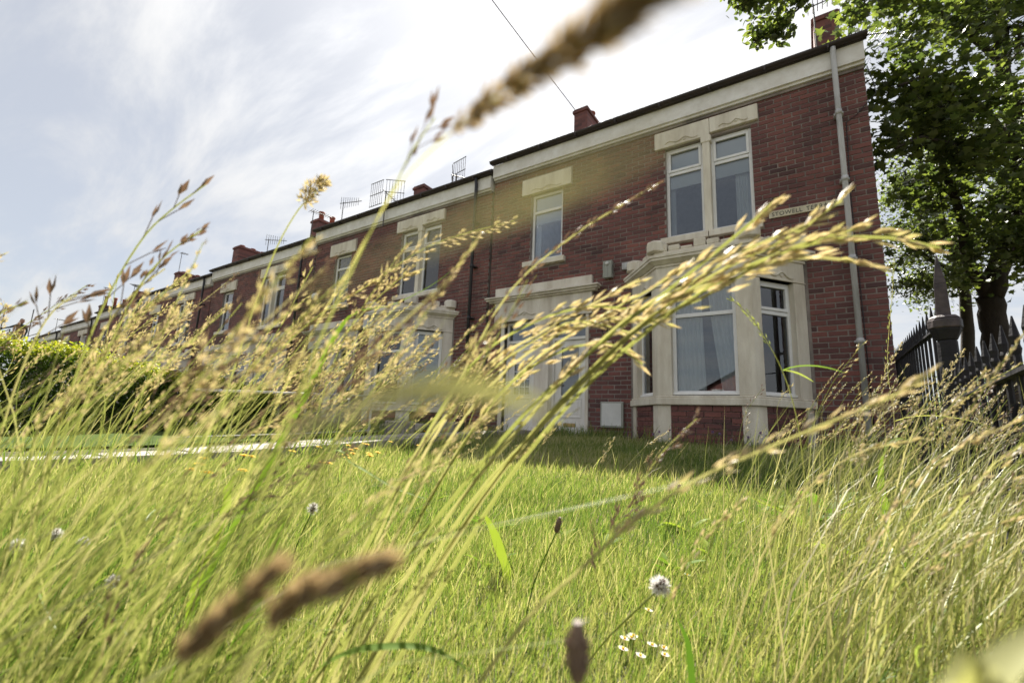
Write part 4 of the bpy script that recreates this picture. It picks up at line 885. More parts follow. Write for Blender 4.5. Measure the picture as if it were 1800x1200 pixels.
# ------------------------------------------------------------------ grass
WIND = Vector((.80, .50, 0)).normalized()
def polar(n, dmin, dmax, a0, a1, pw=1.0):
    """points spread over the ground in the sector the camera looks at; distance is spaced so near grass is denser"""
    d = dmin * (dmax / dmin) ** (rng.random(n) ** pw); a = np.radians(rng.uniform(a0, a1, n)) - YAW
    return d * np.sin(a), d * np.cos(a), d
def blades(x, y, h, wd, lean, var, seg=3, curl=1.0):
    """ribbon blades: three cross sections and a tip"""
    n = len(x); z = gz(x, y); az = rng.uniform(0, 2 * np.pi, n); ld = np.stack([np.cos(az), np.sin(az)], 1) * rng.uniform(.1, .6, n)[:, None] + np.array([WIND.x, WIND.y]) * lean[:, None]
    fa = rng.uniform(0, np.pi, n); fx, fy = np.cos(fa), np.sin(fa); V = np.zeros((n, 7, 3))
    for k, (t, ww) in enumerate(((0, .8), (.38, 1), (.75, .7))):
        cx = x + ld[:, 0] * h * t ** 1.7 * curl; cy_ = y + ld[:, 1] * h * t ** 1.7 * curl; cz = z - .01 + h * (t - .22 * t * t * np.clip(np.hypot(ld[:, 0], ld[:, 1]), 0, 1.6))
        V[:, 2 * k] = np.stack([cx - fx * wd * ww / 2, cy_ - fy * wd * ww / 2, cz], 1); V[:, 2 * k + 1] = np.stack([cx + fx * wd * ww / 2, cy_ + fy * wd * ww / 2, cz], 1)
    V[:, 6] = np.stack([x + ld[:, 0] * h * curl, y + ld[:, 1] * h * curl, z + h * (1 - .30 * np.clip(np.hypot(ld[:, 0], ld[:, 1]), 0, 1.6))], 1)
    k = np.arange(n) * 7; quad = np.concatenate([np.stack([k, k + 1, k + 3, k + 2], 1), np.stack([k + 2, k + 3, k + 5, k + 4], 1)]); tri = np.stack([k + 4, k + 5, k + 6], 1)
    return V.reshape(-1, 3), tri, quad, np.repeat(var, 7)
def patch(x, y, s=1.0): return .5 + .25 * np.sin(x * 2.1 * s + 1.3 * np.sin(y * 1.7 * s)) + .25 * np.sin(y * 2.9 * s + 1.1 * np.sin(x * 2.3 * s + 2))
# lawn
x, y, d = polar(300000, .55, 8.6, -58, 56, .62)
ok = (y < 7.72) & (y > -.4) & (x > -4.2) & (x < fl(np.clip(y, 0, 9)) + .05) & ~((y > 7.0) & (x > -2.8) & (x < 0))
x, y, d = x[ok], y[ok], d[ok]; n = len(x); pt = patch(x, y, 2.0)
edge = np.clip((y - 6.7) / .9, 0, 1)
h = (.026 + .05 * rng.random(n) ** 1.6 + .032 * pt * pt) * np.clip(.55 + .2 * d, .6, 1.1) * (1 + 1.6 * edge * rng.random(n)) * np.where(rng.random(n) < .03, 2.3, 1)
va = np.clip(.26 + .34 * patch(x, y, .8) + .12 * pt + rng.normal(0, .17, n) + np.where(rng.random(n) < .17, .4, 0) - .3 * edge - .22 * np.clip((-20 - np.degrees(np.arctan2(x, y) + YAW)) / 15, 0, 1) * (d < 2.6), 0, 1)  # near left blades coloured darker, painting the shade beneath the tall clump
link('lawn_grass', np_mesh('lawn_grass', *blades(x, y, h, .0013 + .0009 * d, rng.uniform(0, .35, n), va), M_GRASS), label='short green lawn grass in front of the houses', category='grass', kind='stuff')
# weeds between path and hedge, along the wall foot and the neighbour's border
x = np.concatenate([rng.uniform(-4.5, -3.95, 1600), rng.uniform(-13, -4.5, 5000), rng.uniform(-12.8, -6.2, 5000), rng.uniform(-4.5, .9, 2500)]); y = np.concatenate([rng.uniform(.3, 6, 1600), rng.uniform(-1, 7.6, 5000), rng.uniform(6.3, 7.6, 5000), rng.uniform(6.9, 7.75, 2500)])
ok = ~((x < -6.3) & (y < 6.2)) & ~((x > -5.27) & (x < -4.24)) & ~((y > 7.0) & (x > -2.8) & (x < 0)); x, y = x[ok], y[ok]; n = len(x)
link('border_weeds', np_mesh('border_weeds', *blades(x, y, rng.uniform(.08, .36, n) * (.6 + .6 * patch(x, y)), rng.uniform(.005, .011, n), rng.uniform(0, .4, n), np.clip(rng.normal(.45, .22, n), 0, 1)), M_GRASS), label='rough weeds along the path edge and wall foot', category='weeds', kind='stuff')
# long leaves at the foot of the tall clumps
xa, ya, da = polar(3600, .42, 2.0, -66, -18, .8); xb, yb, db_ = polar(2200, .75, 3.6, 22, 52, .8)
keep = rng.random(len(xa)) < np.clip((-24 - np.degrees(np.arctan2(xa, ya) + YAW)) / 24, .02, 1); xa, ya = xa[keep], ya[keep]
keep = rng.random(len(xb)) < np.clip((np.degrees(np.arctan2(xb, yb) + YAW) - 26) / 16, .02, 1); xb, yb = xb[keep], yb[keep]
x = np.concatenate([xa, xb]); y = np.concatenate([ya, yb]); ok = x < fl(y) + .02; x, y = x[ok], y[ok]; n = len(x)
link('long_grass', np_mesh('long_grass', *blades(x, y, rng.uniform(.07, .20, n), rng.uniform(.0013, .0028, n), rng.uniform(.25, .7, n), np.clip(rng.normal(.32, .22, n), 0, 1), curl=.9), M_GRASS), label='long leaning grass blades round the feet of the seeding stalks', category='grass', kind='stuff')

# headless stems standing between the seeding stalks
def bare_stems(xs_, ys_, hs_, var):
    V, t_, q_, v_ = blades(xs_, ys_, hs_, rng.uniform(.0018, .0032, len(xs_)), rng.uniform(.30, .62, len(xs_)), var, curl=1.0); return V, t_, q_, v_
xa, ya, da = polar(1000, .5, 1.7, -68, -20, 1.0); keep = rng.random(len(xa)) < np.clip((-24 - np.degrees(np.arctan2(xa, ya) + YAW)) / 24, .05, 1); xa, ya = xa[keep], ya[keep]
xb, yb, db_ = polar(1100, .85, 2.6, 22, 50, .9); keep = rng.random(len(xb)) < np.clip((np.degrees(np.arctan2(xb, yb) + YAW) - 20) / 16, .05, 1); xb, yb = xb[keep], yb[keep]
x = np.concatenate([xa, xb]); y = np.concatenate([ya, yb]); ok = x < fl(y) + .02; x, y = x[ok], y[ok]; n = len(x)
link('grass_stems', np_mesh('grass_stems', *bare_stems(x, y, rng.uniform(.28, .62, n), np.where(x > -.2, rng.uniform(.55, 1.1, n), rng.uniform(.2, 1, n))), M_STEM), label='leaning yellow green grass stems between the seeding stalks', category='grass', kind='stuff')

# ---- seeding stalks: meshes built once, each stalk a thing of its own
def add_var(me, f):
    at = me.attributes.new('var', 'FLOAT', 'POINT'); at.data.foreach_set('value', np.array([f(v.co) for v in me.vertices], np.float32)); return me
def spikelet(b, p, d, L_, wd):
    d = Vector(d).normalized(); s1 = d.orthogonal().normalized(); s2 = d.cross(s1)
    a_ = random.uniform(0, 6.28); s1, s2 = s1 * math.cos(a_) + s2 * math.sin(a_), s2 * math.cos(a_) - s1 * math.sin(a_); m_ = p + d * L_ * .42      # a cupped husk
    b.add([p, m_ + s1 * wd, m_ + s2 * wd * .6, m_ - s1 * wd, p + d * L_], [(0, 1, 2), (0, 2, 3), (4, 2, 1), (4, 3, 2)])
def curve_pts(ctrl, n=26):
    """smooth path through control points"""
    c = [Vector(p) for p in ctrl]; c = [c[0] * 2 - c[1]] + c + [c[-1] * 2 - c[-2]]; out = []
    m = len(c) - 3
    for i in range(n + 1):
        t = i / n * m; k = min(int(t), m - 1); u = t - k; p0, p1, p2, p3 = c[k:k + 4]
        out.append(.5 * ((2 * p1) + (p2 - p0) * u + (2 * p0 - 5 * p1 + 4 * p2 - p3) * u * u + (3 * p1 - p0 - 3 * p2 + p3) * u ** 3))
    return out
def head_mesh(path, f0, style, rn, sz=1.0):
    """seed head along the last part of the stalk"""
    b = MB(); m = len(path); i0 = int(f0 * (m - 1)); seg = path[i0:]; L_ = sum((seg[i + 1] - seg[i]).length for i in range(len(seg) - 1))
    def at(t): k = min(int(t * (len(seg) - 1)), len(seg) - 2); u = t * (len(seg) - 1) - k; return seg[k].lerp(seg[k + 1], u), (seg[k + 1] - seg[k]).normalized()
    if style == 'dense':
        for k in range(int(260 + 160 * (sz > .98))):
            t = rn.random(); p, d = at(t); o = Vector((rn.gauss(0, 1), rn.gauss(0, 1), rn.gauss(0, 1))); o -= d * o.dot(d); o.normalize(); spikelet(b, p + o * .0018 * sz * rn.random() * (.25 + .75 * math.sin(math.pi * (.1 + .85 * t))), d + o * rn.uniform(.1, .6), .009 * sz, .0011 * sz)
    elif style == 'narrow':        # spikelets pressed against the stem in short overlapping branches
        n = int(L_ / (.0042 * sz)) + 8
        for k in range(n):
            t = rn.random(); p, d = at(t); env = (.35 + .65 * math.sin(math.pi * min(1, t * 1.15 + .08))) 
            o = Vector((rn.gauss(0, 1), rn.gauss(0, 1), rn.gauss(0, 1))); o -= d * o.dot(d); o.normalize()
            spikelet(b, p + o * .0030 * sz * env, d + o * rn.uniform(.05, .38), .0090 * sz * rn.uniform(.8, 1.3), .0013 * sz)
    elif style == 'open':        # nodding panicle with side branches
        nb = max(7, int(L_ / (.011 * sz)))
        for k in range(nb):
            t = (k + rn.random() * .6) / nb; p, d = at(t); o = Vector((rn.gauss(0, 1), rn.gauss(0, 1), rn.gauss(-.2, 1))); o -= d * o.dot(d); o.normalize()
            bl = .05 * sz * (1 - t * .72) * rn.uniform(.5, 1.1); e = p + (d * .93 + o * .36).normalized() * bl
            b.tube([p, p.lerp(e, .5), e], [.0005 * sz, .0004 * sz, .0003 * sz], 3, False)
            for q in range(3 + int(bl / (.006 * sz))):
                u = .3 + .7 * rn.random(); r_ = Vector((rn.gauss(0, 1), rn.gauss(0, 1), rn.gauss(0, 1))) * .0018 * sz
                spikelet(b, p.lerp(e, u) + r_, (e - p).normalized() + r_ * 120 / sz * .35, .0085 * sz * rn.uniform(.8, 1.35), .0014 * sz)
    elif style == 'clump':       # dense one-sided clusters
        for (t, r_) in ((.15, .011), (.32, .012), (.5, .0115), (.66, .010), (.8, .008), (.92, .005)):
            p, d = at(t); o = Vector((rn.gauss(0, 1), rn.gauss(0, 1), rn.gauss(0, 1))); o -= d * o.dot(d); o.normalize(); c = p + o * r_ * .6 * sz
            for q in range(46):
                r2 = Vector((rn.gauss(0, 1), rn.gauss(0, 1), rn.gauss(0, 1))).normalized() * r_ * .75 * sz; spikelet(b, c + r2 * rn.random(), r2.normalized() + d * .8, .007 * sz, .0011 * sz)
    elif style == 'oat':         # few large spikelets hanging from bare stalks
        nb = max(6, int(L_ / (.02 * sz)))
        for k in range(nb):
            t = (k + .3) / nb; p, d = at(t); o = Vector((rn.gauss(0, 1), rn.gauss(0, 1), rn.gauss(0, 1))); o -= d * o.dot(d); o.normalize(); e = p + (d + o * .55).normalized() * .022 * sz * (1.1 - t * .6)
            b.tube([p, e], .0004 * sz, 3, False); spikelet(b, e, d + o * .35, .017 * sz, .0023 * sz); spikelet(b, e - d * .002, d + o * .7, .014 * sz, .0019 * sz)
    return b
def grass_leaf(p, d, L_, wd, rn, bend=1.0):
    o = Vector((rn.gauss(0, 1), rn.gauss(0, 1), .6)).normalized(); pts = [p]; dd = (Vector(d) * .9 + o * .5).normalized()
    for k in range(7): dd = (dd + WIND * .10 - Vector((0, 0, .14 * bend))).normalized(); pts.append(pts[-1] + dd * L_ / 7)
    return ribbon(pts, wd)
def ribbon(pts, wd, twist=0.0, phase=0.0):
    b = MB(); vs = []; m = len(pts); prof = [max(.06, math.sin(math.pi * (.12 + .88 * k / (m - 1))) ** .7) if k < m - 1 else .04 for k in range(m)]
    for k, p in enumerate(pts):
        t = (Vector(pts[min(k + 1, m - 1)]) - Vector(pts[max(k - 1, 0)])).normalized(); s_ = t.cross(Vector((0, .25, 1))).normalized(); u_ = t.cross(s_); s2 = s_ * math.cos(twist * k + phase) + u_ * math.sin(twist * k + phase); u_ = t.cross(s2)
        vs += [Vector(p) - s2 * wd * prof[k] / 2, Vector(p) + u_ * wd * .12 * prof[k], Vector(p) + s2 * wd * prof[k] / 2]
    b.add(vs, [(3 * k + j, 3 * k + j + 1, 3 * k + j + 4, 3 * k + j + 3) for k in range(m - 1) for j in (0, 1)]); return b
def strip_stem(b, path_, r):
    """stem as two crossed fins so that light comes through it"""
    m = len(path_); ref = None; vs = []
    for i, p in enumerate(path_):
        t = (path_[min(i + 1, m - 1)] - path_[max(i - 1, 0)]).normalized(); ref = t.orthogonal().normalized() if ref is None else (ref - t * ref.dot(t)).normalized(); q = t.cross(ref)
        vs += [p + ref * r[i], p - ref * r[i], p + q * r[i], p - q * r[i]]
    b.add(vs, [(4 * i + a, 4 * i + a + 1, 4 * i + a + 5, 4 * i + a + 4) for i in range(m - 1) for a in (0, 2)]); return b
def stalk_thing(name, label, group, ctrl, f0, style, sz=1.0, rad0=.0012, hm=None, sm=None, rn=random, leaves=()):
    c0 = Vector(ctrl[0]); path_ = [p - c0 for p in curve_pts(ctrl, 30)]
    t = thing(name, label, 'grass stalk', tuple(c0), group); b = MB(); m = len(path_)
    strip_stem(b, path_, [rad0 * sz * (1 - .55 * i / (m - 1)) for i in range(m)]); v0 = .45 + rn.random() * .5
    link('stem', add_var(b.mesh('stem', sm or M_STEM, smooth=True), lambda c: v0), t)
    if style: 
        me = head_mesh(path_, f0, style, rn, sz).mesh('seed_head', hm or M_HEAD); link('seed_head', add_var(me, lambda c: rn.random() * .9), t, kind='stuff')
    for (f, L_, wd) in leaves:
        k = int(f * (m - 1)); me = grass_leaf(path_[k], path_[k + 1] - path_[k], L_, wd, rn).mesh('leaf', M_GRASS, smooth=True); vv = rn.uniform(.3, .8); link('leaf', add_var(me, lambda c: vv), t)
    return t
# prototypes, 1 m tall, bowing towards local +x
PROTO = []
rp_ = random.Random(11)
for k in range(16):
    ln = rp_.uniform(.30, .55); hd_ = rp_.uniform(.16, .30); sty = ('open', 'narrow', 'narrow', 'open', 'narrow', 'open', 'oat', 'narrow')[k % 8]
    ctrl = [(0, 0, 0), (.22 * ln, rp_.gauss(0, .012), .33), (.52 * ln, rp_.gauss(0, .02), .62), (.86 * ln, rp_.gauss(0, .03), .86), (1.22 * ln, rp_.gauss(0, .04), 1.09 - .10 * rp_.random())]
    pa = curve_pts(ctrl, 24); st = MB(); strip_stem(st, pa, [.0017 * (1 - .6 * i / 24) for i in range(25)]); v0 = rp_.random()
    PROTO.append((add_var(st.mesh('stem', M_STEM, smooth=True), lambda c: v0 * .9),
                  add_var(head_mesh(pa, 1 - hd_, sty, rp_, 1.3).mesh('seed_head', M_HEADP if k in (3, 6, 11) else M_HEAD), lambda c: rp_.random() * .9),
                  add_var(grass_leaf(pa[7], pa[8] - pa[7], rp_.uniform(.12, .26), .0042, rp_).mesh('leaf', M_GRASS, smooth=True), lambda c: v0 * .6 + .15) if k % 2 else None))
WA = math.atan2(WIND.y, WIND.x)
import bmesh
STUFF = bmesh.new()
def sow(n, dmin, dmax, a0, a1, hmin, hmax, label, group, rn, weight=None, joined=False):
    k = 0; tries = 0
    while k < n and tries < n * 40:
        tries += 1; d_ = dmin * (dmax / dmin) ** rn.random(); a = rn.uniform(a0, a1)
        if weight and rn.random() > weight(a, d_): continue
        aa = rad(a) - YAW; x_, y_ = d_ * math.sin(aa), d_ * math.cos(aa)
        if x_ > fl(y_) + .1 or (-5.27 < x_ < -4.1): continue
        pi_ = rn.randrange(16); st, hdm, lf = PROTO[pi_]; sty = 'purple brown' if pi_ in (3, 6, 11) else ('loose feathery', 'slim narrow', 'slim narrow', 'loose feathery', 'slim narrow', 'loose feathery', 'sparse oat like', 'slim narrow')[pi_ % 8]
        s_ = min(rn.uniform(hmin, hmax), .44 + .27 * d_ * math.cos(rad(a)) * rn.uniform(.6, 1.1)); ro_ = (0, rn.gauss(.10, .09), WA + rn.gauss(0, .32))
        if joined:                     # stalks past the first three hundred
            from mathutils import Euler
            Mx = Matrix.Translation((x_, y_, G(x_, y_) - .01)) @ Euler(ro_).to_matrix().to_4x4() @ Matrix.Scale(s_, 4)
            for mi, me in enumerate((st, hdm)):
                cp_ = me.copy(); cp_.transform(Mx)
                cp_.polygons.foreach_set('material_index', [mi] * len(cp_.polygons)); STUFF.from_mesh(cp_); bpy.data.meshes.remove(cp_)
            k += 1; continue
        t = thing('grass_stalk', f'{label} with {sty} head' + (' and side leaf' if lf else ''), 'grass stalk', (x_, y_, G(x_, y_) - .01), group, ro_); t.scale = (s_, s_, s_)
        link('stem', st, t); link('seed_head', hdm, t, kind='stuff')
        if lf: link('leaf', lf, t)
        k += 1
    return k
rs = random.Random(5)
print('sown', sow(95, .8, 2.3, -72, -15, .56, .78, 'tall stalk in the hedge side clump', 'seeding grass stalks towards the hedge', rs, lambda a, d: min(1, max(.02, (-17 - a) / 18)) * (1 if a > -50 else .55)),
      sow(70, 1.0, 2.5, 21, 50, .46, .70, 'grass stalk by the iron railings', 'seeding grass stalks by the railings', rs, lambda a, d: min(1, max(.06, (a - 18) / 18))),
      sow(34, .55, 1.15, 27, 50, .44, .60, 'near grass stalk by the railings kerb', 'near grass stalks by the railings kerb', rs),
      sow(42, .5, .95, -62, -14, .46, .70, 'near tall stalk before the hedge side clump', 'near stalks before the hedge side clump', rs, lambda a, d: min(1, max(.1, (-12 - a) / 20))),
      sow(16, 1.0, 3.2, -24, 22, .34, .55, 'lone grass stalk on the open lawn', 'lone grass stalks on the lawn', rs))

sow(70, .9, 2.4, -72, -15, .56, .78, '', '', rs, lambda a, d: min(1, max(.02, (-17 - a) / 18)) * (1 if a > -50 else .55), True)
sow(60, 1.0, 2.5, 21, 50, .46, .70, '', '', rs, lambda a, d: min(1, max(.06, (a - 18) / 18)), True)
sme = bpy.data.meshes.new('seeding_grass'); STUFF.to_mesh(sme); STUFF.free(); sme.materials.append(M_STEM); sme.materials.append(M_HEAD)
link('seeding_grass', sme, label='further seeding grass stalks filling both clumps', category='grass', kind='stuff')

# ---- the stalks nearest the lens, one by one
def rooted(px, d, hgt=None):
    """pixel path (lowest first) at the given depths, carried down to the ground"""
    pts = [pix(a, b, d if isinstance(d, (int, float)) else d[i]) for i, (a, b) in enumerate(px)]
    t = (pts[0] - pts[1]).normalized(); t = (t * .6 + Vector((-WIND.x * .25, -WIND.y * .25, -1)) * .6).normalized(); L_ = (pts[0].z - G(pts[0].x, pts[0].y)) / max(.15, -t.z)
    r0 = pts[0] + t * L_; r0.z = G(r0.x, r0.y) - .01
    mid = pts[0].lerp(r0, .5) + Vector((WIND.x, WIND.y, 0)) * -.02
    return [r0, mid] + pts if L_ > .05 else [r0] + pts
rf2 = random.Random(21)
GH = 'long grass heads sweeping across the front of the end house'
def feat(label, px, d, f0, style, sz=1.0, group=None, hm=None, rad0=.0012, leaves=(), name='grass_stalk', sm=None): 
    return stalk_thing(name, label, group, rooted(px, d), f0, style, sz, rad0, hm, sm, rf2, leaves)
LB = 'long golden grass head sweeping across the bay window of the end house'
for px, f0 in (([(600, 1130), (760, 920), (920, 730), (1060, 600), (1200, 490), (1310, 400), (1366, 350)], .56),
               ([(690, 1100), (830, 880), (980, 720), (1130, 570), (1260, 480), (1390, 415), (1480, 352)], .58),
               ([(760, 1060), (880, 860), (1010, 700), (1140, 580), (1290, 480), (1440, 425), (1560, 418), (1652, 436)], .60),
               ([(720, 1080), (860, 860), (1000, 690), (1140, 560), (1290, 480), (1420, 452), (1548, 468)], .62),
               ([(650, 1110), (800, 890), (960, 700), (1090, 570), (1210, 500), (1310, 440), (1420, 395)], .62),
               ([(700, 1100), (850, 870), (990, 700), (1120, 580), (1250, 515), (1380, 440), (1530, 395)], .64)):
    feat(LB, px, [.52, .5, .48, .46, .45, .44, .44, .44], f0, 'narrow', 2.1, GH, rad0=.0013)
LD = 'grass head leaning across the white front doors of the end house'
for px, f0 in (([(640, 1000), (720, 820), (820, 690), (920, 610), (1010, 565), (1110, 585)], .5), ([(660, 1010), (760, 820), (860, 680), (960, 600), (1060, 560), (1170, 566)], .52),
               ([(650, 990), (750, 790), (850, 650), (940, 590), (1040, 535), (1125, 490)], .5), ([(640, 970), (740, 780), (830, 640), (930, 570), (1030, 540), (1130, 545)], .5),
               ([(680, 1010), (790, 820), (880, 690), (980, 620), (1070, 605), (1130, 640)], .5), ([(690, 1000), (800, 800), (920, 650), (1050, 560), (1140, 510), (1200, 470)], .55)):
    feat(LD, px, [.6, .58, .56, .54, .53, .52], f0, 'narrow', 1.9, 'grass heads leaning across the front doors', rad0=.0012)
feat('brown beaded grass head slanting up beside the upper single window', [(560, 1120), (680, 880), (790, 700), (890, 520), (1000, 420), (1090, 362), (1166, 318)], .5, .55, 'narrow', 1.2, hm=M_HEADP)
for px in ([(240, 1080), (330, 860), (420, 700), (540, 570), (650, 500), (760, 430), (905, 388)], [(380, 1020), (450, 850), (520, 700), (620, 570), (690, 500), (720, 480)]):
    feat('fine grass head in front of the house with slatted blinds', px, .62, .6, 'open', 1.0, 'fine grass heads before the slatted bay')
# dark heads against the sky
LS = 'dark grass head silhouetted against the sky above the hedge'
for px, f0, sty in (([(40, 1000), (90, 800), (140, 640), (190, 520), (250, 420), (300, 370), (362, 324)], .62, 'oat'), ([(70, 1000), (120, 800), (180, 640), (235, 520), (290, 450), (358, 402)], .66, 'narrow'),
                    ([(-60, 1050), (-20, 850), (20, 700), (60, 600), (95, 545), (135, 518)], .7, 'oat'), ([(30, 1010), (80, 820), (130, 680), (190, 570), (240, 510), (290, 472)], .66, 'oat'), ([(-160, 1000), (-110, 800), (-60, 650), (-10, 560), (48, 530)], .7, 'narrow')):
    feat(LS, px, .55, f0, sty, 1.5, 'dark grass heads against the sky', hm=M_HEADP)
feat('thick clustered cocksfoot head standing above the far roofs', [(330, 900), (380, 750), (430, 590), (480, 450), (520, 375), (548, 345), (574, 316)], .62, .80, 'clump', 1.25)
feat('large blurred grass stalk crossing the sky above the chimney', [(380, 960), (500, 680), (610, 480), (690, 340), (790, 235), (890, 160), (990, 95), (1090, 25), (1200, -60)], [.50, .42, .33, .25, .18, .13, .095, .072, .058], .60, 'dense', 1.0, hm=M_TAN, rad0=.0005, sm=M_DRY)
feat('small forked dark grass head beside the large blurred stalk', [(450, 900), (540, 650), (640, 430), (690, 335), (725, 265), (765, 206)], .30, .78, 'oat', .8, hm=M_HEADP)
# right hand foreground
feat('thick pale grass head arching over the lawn beside the railings', [(900, 1120), (1010, 1010), (1110, 920), (1220, 845), (1330, 795), (1450, 745), (1560, 700), (1640, 655)], .34, .40, 'narrow', 1.5, rad0=.0012)
feat('brown branching grass head on the lawn before the bay', [(1030, 1150), (1065, 960), (1110, 880), (1160, 800), (1225, 735)], .55, .45, 'open', 1.0, hm=M_HEADP)
for px in ([(1150, 1190), (1170, 1080), (1200, 1000), (1250, 930), (1310, 880)], [(1270, 1180), (1330, 1000), (1400, 880), (1500, 800), (1620, 770)], [(1400, 1190), (1500, 1000), (1600, 860), (1700, 780), (1790, 740)], [(1430, 1190), (1560, 1010), (1680, 880), (1780, 800), (1850, 770)], [(1480, 1200), (1600, 1040), (1700, 950), (1800, 900), (1880, 880)]):
    feat('blurred brownish grass head close to the lens beside the railings', px, .5, .55, 'narrow', 1.2, 'blurred grass heads beside the railings')
feat('green flowering grass spike with a bright leaf before the bay side window', [(1415, 900), (1408, 780), (1392, 700), (1370, 640), (1345, 595), (1318, 555), (1286, 526)], .85, .72, 'narrow', 1.15, hm=M_STEM, leaves=((.62, .10, .007), (.60, .07, .006)))
feat('tall green spike standing at the railings beside the house corner', [(1560, 1000), (1568, 850), (1572, 740), (1560, 640), (1568, 520), (1572, 460)], 1.7, .6, 'narrow', 1.6, hm=M_STEM, leaves=((.5, .28, .010), (.42, .24, .009)))
# brown heads at the lower left
for px in ([(180, 1330), (280, 1190), (340, 1130), (410, 1070), (475, 1010)], [(340, 1330), (420, 1200), (470, 1110), (520, 1050), (590, 1022), (665, 990)]):
    feat('soft blurred brown grass head close to the lens over the lawn', px, .12, .58, 'dense', .95, 'soft brown heads close to the lens', hm=M_TAN, rad0=.0006)
feat('dark brown drooping grass head among green stems', [(170, 1180), (190, 1080), (215, 1020), (250, 960), (310, 900)], .42, .35, 'narrow', 1.25, hm=M_HEADP)
# blades lying almost on the lens
def leafy(label, spx, sd, lpx, ld, wd, var):
    st = rooted(spx, sd); c0 = Vector(st[0]); t = thing('grass_plant', label, 'grass', tuple(c0))
    link('stem', add_var(MB().tube([p - c0 for p in curve_pts(st, 20)], .00035, 4, False).mesh('stem', M_STEM, smooth=True), lambda c: .3), t)
    pa = [p - c0 for p in curve_pts([pix(a, b, d) for (a, b), d in zip(lpx, ld)], 26)]
    link('blade', add_var(ribbon(pa, wd, .02, 1.0).mesh('blade', M_DRY, smooth=True), lambda c: var), t); return t
def near_blade(label, px, d, wd, var, m=M_GRASS, group=None):
    pts = rooted(px, d); c0 = Vector(pts[0]); pa = [p - c0 for p in curve_pts(pts, 26)]
    t = thing('grass_plant', label, 'grass', tuple(c0), group); link('blade', add_var(ribbon(pa, wd, .03).mesh('blade', m, smooth=True), lambda c: var), t); return t
leafy('broad out of focus yellow green blade lying across the upper fronts', [(600, 1300), (570, 900), (540, 640), (560, 510)], [.09, .075, .06, .05], [(560, 510), (680, 450), (800, 405), (950, 345), (1100, 275), (1200, 222)], [.050, .042, .037, .034, .033, .032], .0026, .8)
leafy('out of focus curled blade hanging before the white door', [(380, 1300), (420, 1050), (450, 880), (510, 760)], [.12, .10, .088, .078], [(510, 760), (600, 722), (700, 692), (790, 682), (880, 694), (965, 720)], [.078, .070, .064, .060, .058, .057], .0046, .35)
near_blade('blurred yellow blade at the corner beside the railings kerb', [(1640, 1290), (1700, 1230), (1780, 1150), (1860, 1080)], .10, .011, .8, M_STEM)
for (lab, px, d, wd, v) in (('twisted bright green leaf standing on the lawn', [(440, 1090), (465, 1010), (490, 930), (515, 880), (545, 845)], .8, .018, .55), ('bright green leaf curving over the path edge', [(560, 800), (620, 815), (690, 855), (760, 880)], .9, .010, .7),
                            ('long green leaf arching near the lawn edge at your feet', [(520, 1210), (600, 1150), (680, 1135), (760, 1140), (830, 1180)], .42, .010, .5), ('yellow green upright leaf on the open lawn', [(890, 1000), (880, 970), (868, 935), (850, 900)], 1.3, .035, .85),
                            ('green leaf crossing before the slatted bay window', [(470, 820), (540, 690), (610, 560), (690, 535), (760, 500), (810, 462)], .72, .011, .6), ('pale folded leaf at the railings', [(1560, 920), (1548, 850), (1555, 790), (1585, 770), (1620, 790)], 1.4, .022, .6),
                            ('grey green leaf hanging by the pale stalk', [(1215, 1230), (1212, 1150), (1206, 1120), (1190, 1085)], .6, .009, .1), ('bright leaf among stems towards the hedge', [(395, 900), (400, 860), (420, 830), (450, 812)], .8, .014, .75)):
    near_blade(lab, px, d, wd, v, M_WEED)

